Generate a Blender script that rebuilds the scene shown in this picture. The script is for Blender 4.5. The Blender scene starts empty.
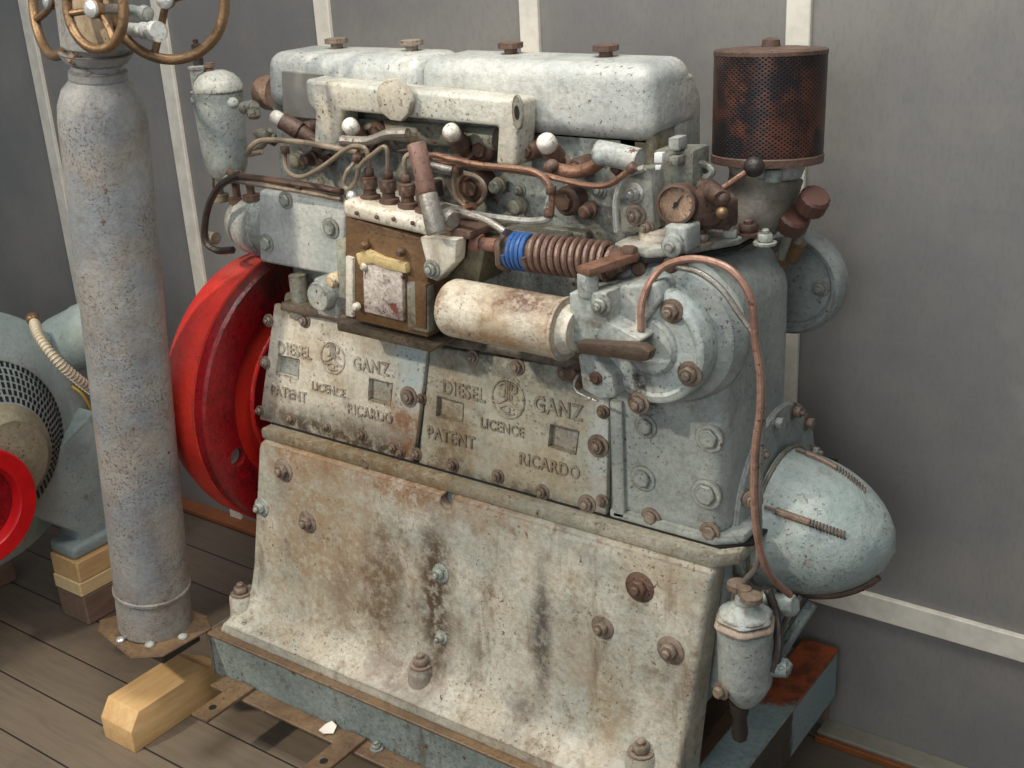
import bpy, bmesh, math, random
from mathutils import Vector, Matrix, noise
random.seed(7)
sc = bpy.context.scene
COL = sc.collection
PI = math.pi
V = Vector

# ---------------------------------------------------------------- camera
FPX = 1203.204
CAMZ = 1.65
XR = V((0.8128, 0.1771, -0.5549)).normalized()
YR = V((0.5800, -0.3302, 0.7440)); YR = (YR - XR * YR.dot(XR)).normalized()
ZR = XR.cross(YR)                       # world axes seen from the camera (x right, y down, z forward)
CAMP = V((0, 0, CAMZ))
def to_world(c): return V((XR.dot(c), YR.dot(c), ZR.dot(c)))
cam = bpy.data.cameras.new('camera'); cam.sensor_width = 36; cam.lens = 36 * FPX / 1024
cam.clip_start = .02; cam.clip_end = 60
co = bpy.data.objects.new('camera', cam); COL.objects.link(co)
rx, ry, rz = to_world(V((1, 0, 0))), to_world(V((0, -1, 0))), to_world(V((0, 0, -1)))
co.matrix_world = Matrix(((rx.x, ry.x, rz.x, 0), (rx.y, ry.y, rz.y, 0), (rx.z, ry.z, rz.z, CAMZ), (0, 0, 0, 1)))
sc.camera = co

# ---------------------------------------------------------------- light
sc.view_settings.view_transform = 'Standard'; sc.view_settings.look = 'None'
sc.view_settings.gamma = 1; sc.view_settings.use_curve_mapping = False
sc.view_settings.exposure = 0.0
w = bpy.data.worlds.new('world'); sc.world = w; w.use_nodes = True
w.node_tree.nodes['Background'].inputs[0].default_value = (.80, .90, 1.0, 1)
w.node_tree.nodes['Background'].inputs[1].default_value = .27
def area(name, loc, aim, sx, sy, power, col):
    l = bpy.data.lights.new(name, 'AREA'); l.shape = 'RECTANGLE'; l.size = sx; l.size_y = sy
    l.energy = power; l.color = col
    o = bpy.data.objects.new(name, l); COL.objects.link(o); o.location = loc
    o.rotation_euler = (V(aim) - V(loc)).to_track_quat('-Z', 'Y').to_euler()
    return o
area('roof_light', (-1.0, 1.05, 3.1), (-1.1, 1.7, .8), 1.6, .9, 60, (1.0, .97, .92))
area('hall_window', (-.1, -2.3, 2.3), (-1.0, 1.8, .7), 1.8, 1.6, 44, (.93, .97, 1.0))
sl = bpy.data.lights.new('window_sun', 'SPOT'); sl.energy = 560; sl.color = (1, .90, .74); sl.spot_size = math.radians(31); sl.spot_blend = .5; sl.shadow_soft_size = .12
so = bpy.data.objects.new('window_sun', sl); COL.objects.link(so); so.location = (-3.3, -1.7, 3.7)
so.rotation_euler = (V((-1.75, 1.5, .45)) - V(so.location)).to_track_quat('-Z', 'Y').to_euler()

# ---------------------------------------------------------------- points from the photograph on real planes
def ray(u, v): return to_world(V((u - 512, v - 384, FPX)))
def F(u, v, **k):
    (a, c), = k.items(); i = 'xyz'.index(a); d = ray(u, v)
    return CAMP + d * ((c - CAMP[i]) / d[i])
def ppm(p):
    d = V(p) - CAMP
    return FPX / (d.x * XR.z + d.y * YR.z + d.z * ZR.z)

# ---------------------------------------------------------------- materials
def lin(c):
    c = c.lstrip('#'); r = [int(c[i:i+2], 16) / 255 for i in (0, 2, 4)]
    return tuple(((x + .055) / 1.055) ** 2.4 if x > .04045 else x / 12.92 for x in r) + (1,)
class NT:
    def __init__(s, name):
        s.m = bpy.data.materials.new(name); s.m.use_nodes = True; s.t = s.m.node_tree
        s.b = s.t.nodes['Principled BSDF']
        s.pos = s.n('ShaderNodeNewGeometry').outputs['Position']
    def n(s, typ, **kw):
        o = s.t.nodes.new(typ)
        for k, v in kw.items(): setattr(o, k, v)
        return o
    def set(s, sock, v):
        if hasattr(v, 'links') or isinstance(v, bpy.types.NodeSocket): s.t.links.new(v, sock)
        else: sock.default_value = v
    def math(s, op, a, b=0.0, c=None, clamp=False):
        o = s.n('ShaderNodeMath', operation=op, use_clamp=clamp)
        s.set(o.inputs[0], a); s.set(o.inputs[1], b)
        if c is not None: s.set(o.inputs[2], c)
        return o.outputs[0]
    def noise(s, scale, detail=6, rough=.6, stretch=None, off=0):
        mp = s.n('ShaderNodeMapping'); s.set(mp.inputs['Vector'], s.pos)
        mp.inputs['Location'].default_value = (off, off * 1.7, off * .3)
        if stretch: mp.inputs['Scale'].default_value = stretch
        o = s.n('ShaderNodeTexNoise'); o.inputs['Scale'].default_value = scale
        o.inputs['Detail'].default_value = detail; o.inputs['Roughness'].default_value = rough
        s.set(o.inputs['Vector'], mp.outputs[0]); return o.outputs['Fac']
    def ramp(s, f, lo, hi):
        o = s.n('ShaderNodeMapRange', clamp=True); o.interpolation_type = 'SMOOTHSTEP'
        s.set(o.inputs[0], f); o.inputs[1].default_value = lo; o.inputs[2].default_value = hi
        return o.outputs[0]
    def mix(s, f, a, b):
        o = s.n('ShaderNodeMix', data_type='RGBA'); s.set(o.inputs[0], f)
        s.set(o.inputs[6], a); s.set(o.inputs[7], b); return o.outputs[2]
    def xyz(s):
        o = s.n('ShaderNodeSeparateXYZ'); s.set(o.inputs[0], s.pos); return o.outputs
    def bump(s, h, strength=.3, dist=.004):
        o = s.n('ShaderNodeBump'); o.inputs['Strength'].default_value = strength
        o.inputs['Distance'].default_value = dist; s.set(o.inputs['Height'], h)
        s.t.links.new(o.outputs[0], s.b.inputs['Normal'])

def painted(name, base='#a6a9a2', base2='#c0beb2', grime='#54432f', rust='#6b3a22', g=.5, r=.5, rough=.42, speck=.5, stains_shade=(), ochre=0., metal=0., streak=.5, edge=.8, ss=150):
    """old paint with grime clouds, rust chips, drips and worn edges; g, r, speck, streak 0..1"""
    t = NT(name)
    c = t.mix(t.ramp(t.noise(7, 5, .6), .38, .62), lin(base), lin(base2))
    if ochre:
        c = t.mix(t.math('MULTIPLY', t.ramp(t.noise(8, 7, .68, off=21), .42, .62), ochre), c, lin('#9a7c50'))
    cloud = t.ramp(t.noise(10, 8, .66, off=3), .64 - .14 * g, .80 - .16 * g)
    mott = t.ramp(t.noise(48, 6, .72, off=8), .40, .62)
    c = t.mix(t.math('MULTIPLY', cloud, t.math('MULTIPLY_ADD', mott, .6, .25)), c, lin(grime))
    c = t.mix(t.math('MULTIPLY', t.ramp(t.noise(30, 7, .75, off=12), .54, .66), .55 * g + .10), c, lin(grime))
    fine = t.ramp(t.noise(90, 5, .75, off=17), .42, .60)
    c = t.mix(t.math('MULTIPLY', fine, .10 + .28 * g), c, lin(grime))
    if streak:
        st = t.ramp(t.noise(18, 6, .66, (1, 1, .16), off=9), .54, .70)
        c = t.mix(t.math('MULTIPLY', st, streak * .8), c, lin(grime))
    for fn in stains_shade: c = fn(t, c)
    sp = t.ramp(t.noise(ss, 3, .65, off=5), .64 - .07 * speck, .68 - .07 * speck)
    cl = t.ramp(t.noise(9, 4, .6, off=13), .42, .6)
    m1 = t.math('MULTIPLY', sp, t.math('MULTIPLY_ADD', cl, .75, .15))
    c = t.mix(m1, c, lin(grime))
    m2 = t.ramp(t.noise(21, 9, .74, off=31), .70 - .13 * r, .74 - .13 * r)
    c = t.mix(m2, c, lin(rust))
    if edge:
        bv = t.n('ShaderNodeBevel', samples=4); bv.inputs['Radius'].default_value = .0075
        vm = t.n('ShaderNodeVectorMath', operation='DOT_PRODUCT'); t.set(vm.inputs[0], bv.outputs[0]); t.set(vm.inputs[1], t.pos.node.outputs['Normal'])
        em = t.math('MULTIPLY', t.ramp(t.math('SUBTRACT', 1, vm.outputs['Value']), .015, .16), t.ramp(t.noise(26, 5, .7, off=41), .34, .52))
        c = t.mix(t.math('MULTIPLY', em, edge), c, lin('#4d3524'))
    t.set(t.b.inputs['Base Color'], c)
    t.b.inputs['Metallic'].default_value = metal
    t.set(t.b.inputs['Roughness'], t.math('MULTIPLY_ADD', m2, .35, t.math('MULTIPLY_ADD', t.noise(34, 5), .34, rough - .17)))
    h = t.math('ADD', t.math('MULTIPLY', t.noise(34, 7, .66), .9), t.math('MULTIPLY', m2, -.5))
    t.bump(t.math('ADD', h, t.math('MULTIPLY', m1, -.4)), .6, .006)
    return t.m

def blob(x, z, rx_, rz_, col, k=.8, wob=.05, sc_=9, off=0, soft=.8):
    """a stain or painted shadow patch of its own shape round (x, z) on a side face"""
    def fn(t, c):
        X, _, Z = t.xyz()
        n = t.math('MULTIPLY', t.math('SUBTRACT', t.noise(sc_ * 1.6, 9, .72, off=off), .5), wob * 42)
        dx = t.math('DIVIDE', t.math('SUBTRACT', X, x), rx_); dz = t.math('DIVIDE', t.math('SUBTRACT', Z, z), rz_)
        d = t.math('SQRT', t.math('ADD', t.math('MULTIPLY', dx, dx), t.math('MULTIPLY', dz, dz)))
        m = t.math('SUBTRACT', 1, t.ramp(t.math('ADD', d, n), 1 - soft, 1.15))
        m = t.math('MULTIPLY', m, t.math('MULTIPLY_ADD', t.ramp(t.noise(55, 6, .72, off=off + 3), .38, .56), .6, .4))
        return t.mix(t.math('MULTIPLY', m, k), c, lin(col))
    return fn

P_GREY = painted('engine_grey_paint', '#9aa29f', '#b9bab1', g=.6, r=.5)
P_CLEAN = painted('end_case_grey_paint', '#8d9694', '#a6aca6', g=.35, r=.3, speck=.45, streak=.25)
P_COVER = painted('head_cover_paint', '#a9aeab', '#c1c2bb', g=.25, r=.25, rough=.34, speck=.35, streak=.25)
P_OILY = painted('oily_crankcase_paint', '#8d948a', '#a9ac9f', g=.7, r=.4, ochre=.5)
P_DARK = painted('dark_oily_paint', '#6f756c', '#8b8e84', g=.95, r=.7, ochre=.3)
P_WHITE = painted('cream_dirty_paint', '#cbc6b6', '#ddd8ca', '#6a5138', g=.35, r=.35, ochre=.25, rough=.38)
P_RUSTY = painted('rusty_iron', '#584237', '#6f5648', '#2c211c', '#5a3020', g=.8, r=.5, rough=.5, streak=0)
P_RUSTBOLT = painted('rusty_bolt_iron', '#7c6c5e', '#978a7c', '#3a2b23', '#5f3a26', g=.5, r=.7, rough=.45, streak=0)
P_BOLT = painted('painted_bolt', '#98a29c', '#b2b7ad', g=.5, r=.5, streak=0)
P_COPPER = painted('brown_copper_pipe', '#7c5a49', '#94705c', '#4a3328', '#5b3a2a', g=.5, r=.3, rough=.35, streak=0, metal=.3)
P_STEEL = painted('worn_steel', '#8b867e', '#a39e95', '#4f453a', g=.4, r=.35, rough=.32, streak=0, metal=.45)
P_BLACK = painted('black_oily_iron', '#2b2724', '#3d3631', '#1b1715', '#3f2a20', g=.5, r=.3, streak=0)
P_BROWN = painted('brown_varnish', '#5d442c', '#6b5036', '#3c2a1b', '#5a3a22', g=.3, r=.2, ochre=.15, rough=.42, streak=0)
P_FRAME = painted('frame_blue_grey_paint', '#7b8a89', '#8d9a97', '#4c3d30', '#5c3826', g=.7, r=.65, streak=.8)
P_RAIL = painted('rail_paint_patched_with_rust', '#7f9392', '#93a3a0', '#56402f', '#7a3b22', g=.35, r=.35,
                 stains_shade=(lambda t, c: t.mix(t.ramp(t.math('ADD', t.xyz()[1], t.math('MULTIPLY', t.noise(14, 5), .3)), 2.05, 2.10), c, t.mix(t.ramp(t.noise(22, 6, .7, off=2), .42, .58), lin('#a5522c'), lin('#6f3a24'))),), streak=0)
P_EDGE = painted('frame_rusty_flange', '#66523f', '#776450', '#4a3526', '#5f3a24', g=.6, r=.5, ochre=.3, streak=0)
P_BOTTLE = painted('bottle_grey_paint', '#868b8e', '#9a9b98', '#665652', '#6b4335', g=.35, r=.5, ss=185, speck=1.0, ochre=.25, streak=.2, rough=.5)
P_RED = painted('red_paint', '#c01818', '#d02a20', '#3c1512', '#45120f', g=.35, r=.2, rough=.38, streak=.1)
P_REDDARK = painted('oily_red_paint', '#860d16', '#9a1019', '#240b0d', '#2a0b0b', stains_shade=[blob(-1.955, .93, .3, .10, '#3f2a24', .9, .03, off=4)], g=.75, r=.35, rough=.3, streak=.2)
P_BRASS = painted('old_brass', '#7d6347', '#8f7354', '#54402a', '#5a3f28', g=.4, r=.15, rough=.38, metal=.55, streak=0)
P_GEN = painted('generator_grey_paint', '#90a09f', '#a2afac', '#6f6a5c', '#7b6a55', g=.15, r=.08, speck=.2, streak=.1)
P_BLUE = painted('blue_paint', '#1c62a8', '#2a72b8', '#173f70', '#5a3020', g=.15, r=.15, streak=0)
P_SPRING = painted('brown_spring_steel', '#7c6358', '#937a6e', '#4c362c', '#5b3628', g=.5, r=.25, rough=.33, metal=.25, streak=0)
P_CHROME = painted('bright_metal', '#c9c9c6', '#dededb', '#8a8680', '#77675a', g=.1, r=.1, rough=.25, metal=.6, streak=0)
P_LEDGE = painted('dark_oily_ledge', '#4f463a', '#685c4c', '#29221b', '#4a3222', g=.8, r=.6, streak=0)
P_RIM = painted('rusty_edge', '#7a6252', '#8a7464', '#4c362c', '#5b3628', g=.5, r=.4, streak=0)

ZS = 0.585
def sump_mat():
    br, dk = '#7a5c3e', '#4c4138'
    st = [blob(-1.72, .44, .22, .30, '#8b7252', .75, .045, off=1, soft=.9),
          blob(-1.45, .60, .34, .09, '#7c5838', .8, .05, off=2),
          blob(-1.80, .60, .14, .10, '#84623e', .8, .05, off=7),
          blob(-1.40, .36, .070, .26, '#463526', .95, .03, off=3),
          blob(-1.54, .33, .09, .19, '#5a452f', .8, .05, off=4),
          blob(-1.66, .30, .05, .13, '#6b553d', .6, .05, off=14),
          blob(-1.14, .36, .030, .18, '#45403c', .9, .02, off=5),
          blob(-1.17, .19, .05, .05, '#5b554f', .7, .03, off=15),
          blob(-.99, .26, .06, .12, '#8b7a5e', .7, .05, off=6),
          blob(-1.47, .17, .14, .04, '#7a6a60', .75, .04, off=11),
          blob(-.86, .55, .10, .06, '#9a8a72', .6, .05, off=16)]
    return painted('sump_stained_paint', '#a3a59b', '#bfbcae', '#665039', '#5f4630', g=.62, r=.42, ochre=.28, streak=.8, speck=.35, stains_shade=st, rough=.36)
P_SUMP = sump_mat()
def door_mats():
    a = painted('left_door_paint', '#c0bcae', '#d6d0c0', '#5b4632', '#5a3c26', g=.3, r=.2, ochre=.45, streak=.3, rough=.36,
                stains_shade=[blob(-1.60, .62, .50, .055, '#3e3529', .95, .03, off=1), blob(-1.505, .665, .07, .075, '#7a4a22', .9, .05, off=2),
                        blob(-1.49, .80, .06, .10, '#a9b9bb', .9, .02, off=3), blob(-1.60, .66, .25, .03, '#8a8577', .6, .03, off=8)])  # the blue-grey patch paints the pump's shadow into the door colour
    b = painted('right_door_paint', '#a5a597', '#b9b5a4', '#5f5544', '#5a4630', g=.4, r=.25, ochre=.4, streak=.2, rough=.42,
                stains_shade=[blob(-1.25, .86, .34, .075, '#5d5c50', .85, .04, off=1), blob(-1.39, .70, .08, .14, '#70583a', .75, .05, off=2),
                        blob(-1.25, .60, .40, .035, '#3d3429', .9, .03, off=4), blob(-1.045, .74, .035, .13, '#b3bab8', .9, .02, off=5)])
    return a, b
P_DOOR1, P_DOOR2 = door_mats()
P_FLANGE = painted('flange_paint', '#8b8b7e', '#a8a595', '#5b4630', '#5a3c24', g=.6, r=.5, ochre=.25, streak=0,
                   stains_shade=[blob(-1.62, .6, .42, .2, '#6e5838', .8, .03, off=1)])
def plank_mat():
    t = NT('grey_brown_floor_planks')
    X, Y, Z = t.xyz()
    row = t.math('FLOOR', t.math('DIVIDE', t.math('SUBTRACT', Y, .04), .14))
    fr = t.math('FRACT', t.math('DIVIDE', t.math('SUBTRACT', Y, .04), .14))
    seam = t.math('ADD', t.math('LESS_THAN', fr, .018), t.math('GREATER_THAN', fr, .985))
    wn = t.n('ShaderNodeTexWhiteNoise', noise_dimensions='1D'); t.set(wn.inputs['W'], row)
    c = t.mix(wn.outputs[0], lin('#655a4d'), lin('#7c6e5e'))
    gr = t.noise(5, 8, .7, (1.2, 14, 1))
    c = t.mix(t.math('MULTIPLY', t.ramp(gr, .4, .75), .5), c, lin('#564a3f'))
    c = t.mix(t.math('MULTIPLY', t.ramp(t.noise(2.6, 5, .6, off=4), .5, .7), .65), c, lin('#4e453c'))
    c = t.mix(seam, c, lin('#221c18'))
    t.set(t.b.inputs['Base Color'], c); t.b.inputs['Roughness'].default_value = .62
    t.bump(t.math('SUBTRACT', t.math('MULTIPLY', gr, .3), seam), .5, .003)
    return t.m
def wall_mat():
    t = NT('grey_sheet_wall')
    c = t.mix(t.ramp(t.noise(3, 4, .6), .35, .7), lin('#7b7977'), lin('#8a8680'))
    f = t.noise(160, 3, .7, (1, 1, .35))
    c = t.mix(t.math('MULTIPLY', t.ramp(f, .45, .7), .25), c, lin('#65665f'))
    lg = t.noise(60, 3, .6, (.05, 1, 1), off=3)
    c = t.mix(t.math('MULTIPLY', t.ramp(lg, .5, .8), .2), c, lin('#8b8780'))
    t.set(t.b.inputs['Base Color'], c); t.b.inputs['Roughness'].default_value = .5
    t.bump(f, .15, .002); return t.m
def wood(name, a, b):
    t = NT(name)
    g = t.noise(9, 6, .65, (6, 1, 6)); c = t.mix(t.ramp(g, .35, .7), lin(a), lin(b))
    t.set(t.b.inputs['Base Color'], c); t.b.inputs['Roughness'].default_value = .6; t.bump(g, .15, .002); return t.m
def plain(name, col, rough=.5, metal=0., bump=0.):
    t = NT(name); c = t.mix(t.ramp(t.noise(25, 5), .35, .7), lin(col), tuple(x * .82 for x in lin(col)[:3]) + (1,))
    t.set(t.b.inputs['Base Color'], c); t.b.inputs['Roughness'].default_value = rough; t.b.inputs['Metallic'].default_value = metal
    return t.m
def mesh_mat():
    t = NT('rusty_perforated_sheet')
    uv = t.n('ShaderNodeUVMap').outputs[0]; s = t.n('ShaderNodeSeparateXYZ'); t.set(s.inputs[0], uv)
    a = t.math('SINE', t.math('MULTIPLY', s.outputs[0], PI * 118)); b = t.math('SINE', t.math('MULTIPLY', s.outputs[1], PI * 50))
    hole = t.ramp(t.math('MULTIPLY', a, b), .22, .5)
    c = t.mix(t.ramp(t.noise(13, 7, .7), .35, .65), lin('#2a2222'), lin('#6a4031'))
    c = t.mix(t.ramp(t.noise(10, 6, .7, off=7), .46, .58), c, lin('#2b2628'))
    c = t.mix(t.ramp(t.noise(17, 5, .7, off=17), .62, .72), c, lin('#6f6a3a'))
    c = t.mix(hole, c, lin('#0b0909'))
    t.set(t.b.inputs['Base Color'], c); t.b.inputs['Metallic'].default_value = .35
    t.set(t.b.inputs['Roughness'], t.math('MULTIPLY_ADD', hole, .5, .36)); t.bump(t.math('MULTIPLY', hole, -1), .6, .002)
    return t.m
M_FLOOR = plank_mat(); M_WALL = wall_mat(); M_BATTEN = plain('cream_batten', '#e6dfcf', .6)
M_PINE = wood('fresh_pine', '#cfa56e', '#dcb884'); M_PINE2 = wood('pale_planed_pine', '#e3c48e', '#edd5a4'); M_OLDWOOD = wood('weathered_timber', '#7b6250', '#8d7360')
M_MESH = mesh_mat(); M_DIAL = plain('yellowed_dial', '#f0c9a8', .35); M_PAPER = plain('white_paper', '#e6ddd2', .7)
M_BLACKGAP = plain('black_gasket', '#141210', .7); M_CONDUIT = plain('cream_conduit', '#c8bda4', .45)
M_CAPW = painted('glossy_buff_dome', '#cfc9bb', '#dcd8cd', '#6a5138', g=.35, r=.3, rough=.28, streak=0); M_CREAMRUST = painted('cream_red_worn_plate', '#bdb2a6', '#d8cfc4', '#5d4344', '#7a3f38', g=1.0, r=1.0, streak=.2)
M_TIN = painted('grey_recess', '#8d9898', '#a0a49c', g=.5, r=.3, ochre=.5, streak=0); M_YELLOW = plain('yellow_wire', '#b89a3a', .5)

# ---------------------------------------------------------------- objects
WLOC = {}
def link(name, bm, mat, parent=None, smooth=35, origin=None):
    bmesh.ops.recalc_face_normals(bm, faces=bm.faces)
    if smooth:
        lim = math.radians(smooth)
        for f in bm.faces: f.smooth = True
        for e in bm.edges:
            if len(e.link_faces) == 2:
                try: a = e.calc_face_angle()
                except ValueError: a = 0
                if a > lim: e.smooth = False
    if origin is None:
        lo = [min(v.co[i] for v in bm.verts) for i in range(3)]; hi = [max(v.co[i] for v in bm.verts) for i in range(3)]
        origin = V(((lo[0] + hi[0]) / 2, (lo[1] + hi[1]) / 2, lo[2]))
    origin = V(origin)
    bmesh.ops.translate(bm, verts=bm.verts, vec=-origin)
    me = bpy.data.meshes.new(name); bm.to_mesh(me); bm.free(); me.materials.append(mat)
    o = bpy.data.objects.new(name, me); COL.objects.link(o)
    if parent: o.parent = parent; o.location = origin - WLOC[parent.name]
    else: o.location = origin
    WLOC[o.name] = origin
    return o
def tag(o, label=None, cat=None, group=None, kind=None):
    for k, v in (('label', label), ('category', cat), ('group', group), ('kind', kind)):
        if v: o[k] = v
    return o
def thing(name, loc, label, cat, group=None):
    o = bpy.data.objects.new(name, None); COL.objects.link(o); o.location = loc; o.empty_display_size = .1
    WLOC[o.name] = V(loc); return tag(o, label, cat, group)
def NB(): return bmesh.new()
def bevel(bm, faces, w, seg=3, ang=30):
    if w <= 0: return
    es = set(e for f in faces for e in f.edges)
    es = [e for e in es if len(e.link_faces) == 2 and e.calc_face_angle(0) > math.radians(ang)]
    bmesh.ops.bevel(bm, geom=es, offset=w, segments=seg, profile=.5, affect='EDGES', clamp_overlap=True)
def hexa(bm, c, bev=0, seg=3):
    """c: 8 points, bottom ring 0-3 then top ring 4-7"""
    v = [bm.verts.new(p) for p in c]
    fs = [bm.faces.new([v[i] for i in f]) for f in ((0,3,2,1),(4,5,6,7),(0,1,5,4),(1,2,6,5),(2,3,7,6),(3,0,4,7))]
    bmesh.ops.recalc_face_normals(bm, faces=fs); bevel(bm, fs, bev, seg); return bm
def box(bm, lo, hi, bev=0, seg=3):
    (a,b,c),(d,e,f) = lo, hi
    return hexa(bm, [(a,b,c),(d,b,c),(d,e,c),(a,e,c),(a,b,f),(d,b,f),(d,e,f),(a,e,f)], bev, seg)
def prism(bm, pts, vec, bev=0, seg=3, ang=30):
    vec = V(vec); a = [bm.verts.new(p) for p in pts]; b = [bm.verts.new(V(p) + vec) for p in pts]; n = len(pts)
    fs = [bm.faces.new(a), bm.faces.new(b[::-1])] + [bm.faces.new((a[i], b[i], b[(i+1)%n], a[(i+1)%n])) for i in range(n)]
    bmesh.ops.recalc_face_normals(bm, faces=fs); bevel(bm, fs, bev, seg, ang); return bm
def basis(ax):
    ax = V(ax).normalized(); t = V((0,0,1)) if abs(ax.z) < .9 else V((1,0,0))
    u = ax.cross(t).normalized(); return ax, u, ax.cross(u)
def lathe(bm, o, ax, prof, seg=40, uv=False, a0=0, a1=2*PI, wob=None):
    """prof [(t, r)] along ax from o"""
    ax, u, v = basis(ax); o = V(o); closed = abs(a1 - a0 - 2*PI) < 1e-6; n = seg if closed else seg + 1
    rings = []
    for t, r in prof:
        if r < 1e-6: rings.append([bm.verts.new(o + ax * t)])
        else:
            rings.append([bm.verts.new(o + ax * t + (u * math.cos(a0+(a1-a0)*i/seg) + v * math.sin(a0+(a1-a0)*i/seg)) * (r if not wob else wob(r, a0+(a1-a0)*i/seg, t))) for i in range(n)])
    lay = bm.loops.layers.uv.verify() if uv else None
    for k in range(len(rings) - 1):
        A, B = rings[k], rings[k+1]
        for i in range(seg):
            j = (i + 1) % n
            q = [A[i % len(A)], A[j % len(A)], B[j % len(B)], B[i % len(B)]]
            q = list(dict.fromkeys(q))
            if len(q) < 3: continue
            f = bm.faces.new(q)
            if uv and len(f.loops) == 4:
                for l, (uu, vv) in zip(f.loops, ((i, k), (i+1, k), (i+1, k+1), (i, k+1))):
                    l[lay].uv = (uu / seg, vv / max(1, len(rings) - 1))
    for R_, fl in ((rings[0], True), (rings[-1], False)):
        if len(R_) > 2 and closed: bm.faces.new(R_[::-1] if fl else R_)
    return bm
def cyl(bm, a, b, r, r2=None, seg=24, bev=0.0):
    a, b = V(a), V(b); L = (b - a).length; r2 = r if r2 is None else r2
    if bev: return lathe(bm, a, b - a, [(0, r - bev), (bev*.3, r - bev*.3), (bev, r), (L - bev, r2), (L - bev*.3, r2 - bev*.3), (L, r2 - bev)], seg)
    return lathe(bm, a, b - a, [(0, r), (L, r2)], seg)
def dome(bm, c, ax, r, h=None, seg=20, n=6):
    h = r if h is None else h
    return lathe(bm, c, ax, [(h * math.sin(PI/2*k/n), r * math.cos(PI/2*k/n)) for k in range(n)] + [(h, 0)], seg)
def sphere(bm, c, r, seg=20, n=12):
    return lathe(bm, V(c) - V((0,0,r)), (0,0,1), [(r - r*math.cos(PI*k/n), r*math.sin(PI*k/n) if 0 < k < n else 0) for k in range(n+1)], seg)
def smooth_path(pts, n=8):
    P = [V(p) for p in pts]; P = [P[0] * 2 - P[1]] + P + [P[-1] * 2 - P[-2]]; out = []
    for i in range(1, len(P) - 2):
        a, b, c, d = P[i-1:i+3]
        for k in range(n):
            t = k / n
            out.append(.5 * ((2*b) + (c - a)*t + (2*a - 5*b + 4*c - d)*t*t + (3*b - a - 3*c + d)*t**3))
    out.append(P[-2]); return out
def tube(bm, pts, r, seg=8, sm=8, taper=None):
    P = smooth_path(pts, sm) if sm else [V(p) for p in pts]
    T = [(P[min(i+1, len(P)-1)] - P[max(i-1, 0)]).normalized() for i in range(len(P))]
    _, u, _ = basis(T[0]); rings = []
    for i, p in enumerate(P):
        u = (u - T[i] * u.dot(T[i])).normalized(); v = T[i].cross(u)
        rr = r if not taper else r + (taper - r) * i / (len(P) - 1)
        rings.append([bm.verts.new(p + (u * math.cos(2*PI*k/seg) + v * math.sin(2*PI*k/seg)) * rr) for k in range(seg)])
    for a, b in zip(rings, rings[1:]):
        for k in range(seg): bm.faces.new((a[k], a[(k+1)%seg], b[(k+1)%seg], b[k]))
    bm.faces.new(rings[0][::-1]); bm.faces.new(rings[-1]); return bm
def torus(bm, c, ax, R, r, seg=48, ms=12, sq=1.0):
    ax, u, v = basis(ax); c = V(c); rings = []
    for i in range(seg):
        a = 2*PI*i/seg; d = u*math.cos(a) + v*math.sin(a)
        rings.append([bm.verts.new(c + d*(R + r*math.cos(2*PI*k/ms)) + ax*(r*sq*math.sin(2*PI*k/ms))) for k in range(ms)])
    for i in range(seg):
        a, b = rings[i], rings[(i+1)%seg]
        for k in range(ms): bm.faces.new((a[k], b[k], b[(k+1)%ms], a[(k+1)%ms]))
    return bm
def hexnut(bm, p, ax, r, h, rot=0):
    ax, u, v = basis(ax); p = V(p)
    pts = [p + (u*math.cos(rot + PI/3*k) + v*math.sin(rot + PI/3*k)) * r for k in range(6)]
    return prism(bm, pts, ax * h, r * .12, 1)
YF = V((0, -1, 0)); XF = V((1, 0, 0)); ZF = V((0, 0, 1))
def bolt(parent, p, ax=YF, r=.011, h=.010, mat=None, washer=True, stud=True, name='bolt'):
    ax = V(ax).normalized(); p = V(p); bm = NB()
    lo = -.002
    if washer: lathe(bm, p + ax * lo, ax, [(0, r*1.45), (.004, r*1.45), (.0045, r*1.3)], 18); lo = .002
    hexnut(bm, p + ax * lo, ax, r, h, random.random())
    if stud: lathe(bm, p + ax * (lo + h - .001), ax, [(0, r*.5), (h*.45, r*.5), (h*.6, r*.35)], 12)
    return link(name, bm, mat or P_RUSTBOLT, parent)
def text_part(name, body, parent, mat, origin, right, up, size, depth=.004, stretch=1.0):
    cu = bpy.data.curves.new('lettering', 'FONT'); cu.body = body; cu.size = 1; cu.extrude = .5; cu.bevel_depth = .02
    cu.align_x = 'CENTER'; cu.align_y = 'CENTER'; cu.space_character = 1.12
    t = bpy.data.objects.new('lettering', cu); COL.objects.link(t); bpy.context.view_layer.update()
    me = bpy.data.meshes.new_from_object(t.evaluated_get(bpy.context.evaluated_depsgraph_get()))
    bpy.data.objects.remove(t); bm = NB(); bm.from_mesh(me); bpy.data.meshes.remove(me)
    right = V(right).normalized(); up = V(up); up = (up - right*up.dot(right)).normalized(); nrm = right.cross(up)
    for v in bm.verts: v.co = V(origin) + right*(v.co.x*size*stretch) + up*(v.co.y*size) + nrm*(v.co.z*depth*2)
    return link(name, bm, mat, parent, smooth=40)

def cut(o, bm):
    me = bpy.data.meshes.new('cutter'); bmesh.ops.recalc_face_normals(bm, faces=bm.faces); bm.to_mesh(me); bm.free()
    c = bpy.data.objects.new('cutter', me); COL.objects.link(c)
    m = o.modifiers.new('cut', 'BOOLEAN'); m.object = c; m.operation = 'DIFFERENCE'; m.solver = 'EXACT'
    bpy.context.view_layer.update()
    new = bpy.data.meshes.new_from_object(o.evaluated_get(bpy.context.evaluated_depsgraph_get()))
    o.modifiers.remove(m); old = o.data; o.data = new; new.name = old.name; bpy.data.meshes.remove(old)
    bpy.data.objects.remove(c); bpy.data.meshes.remove(me)
FL = -.12                                 # floor level
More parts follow.
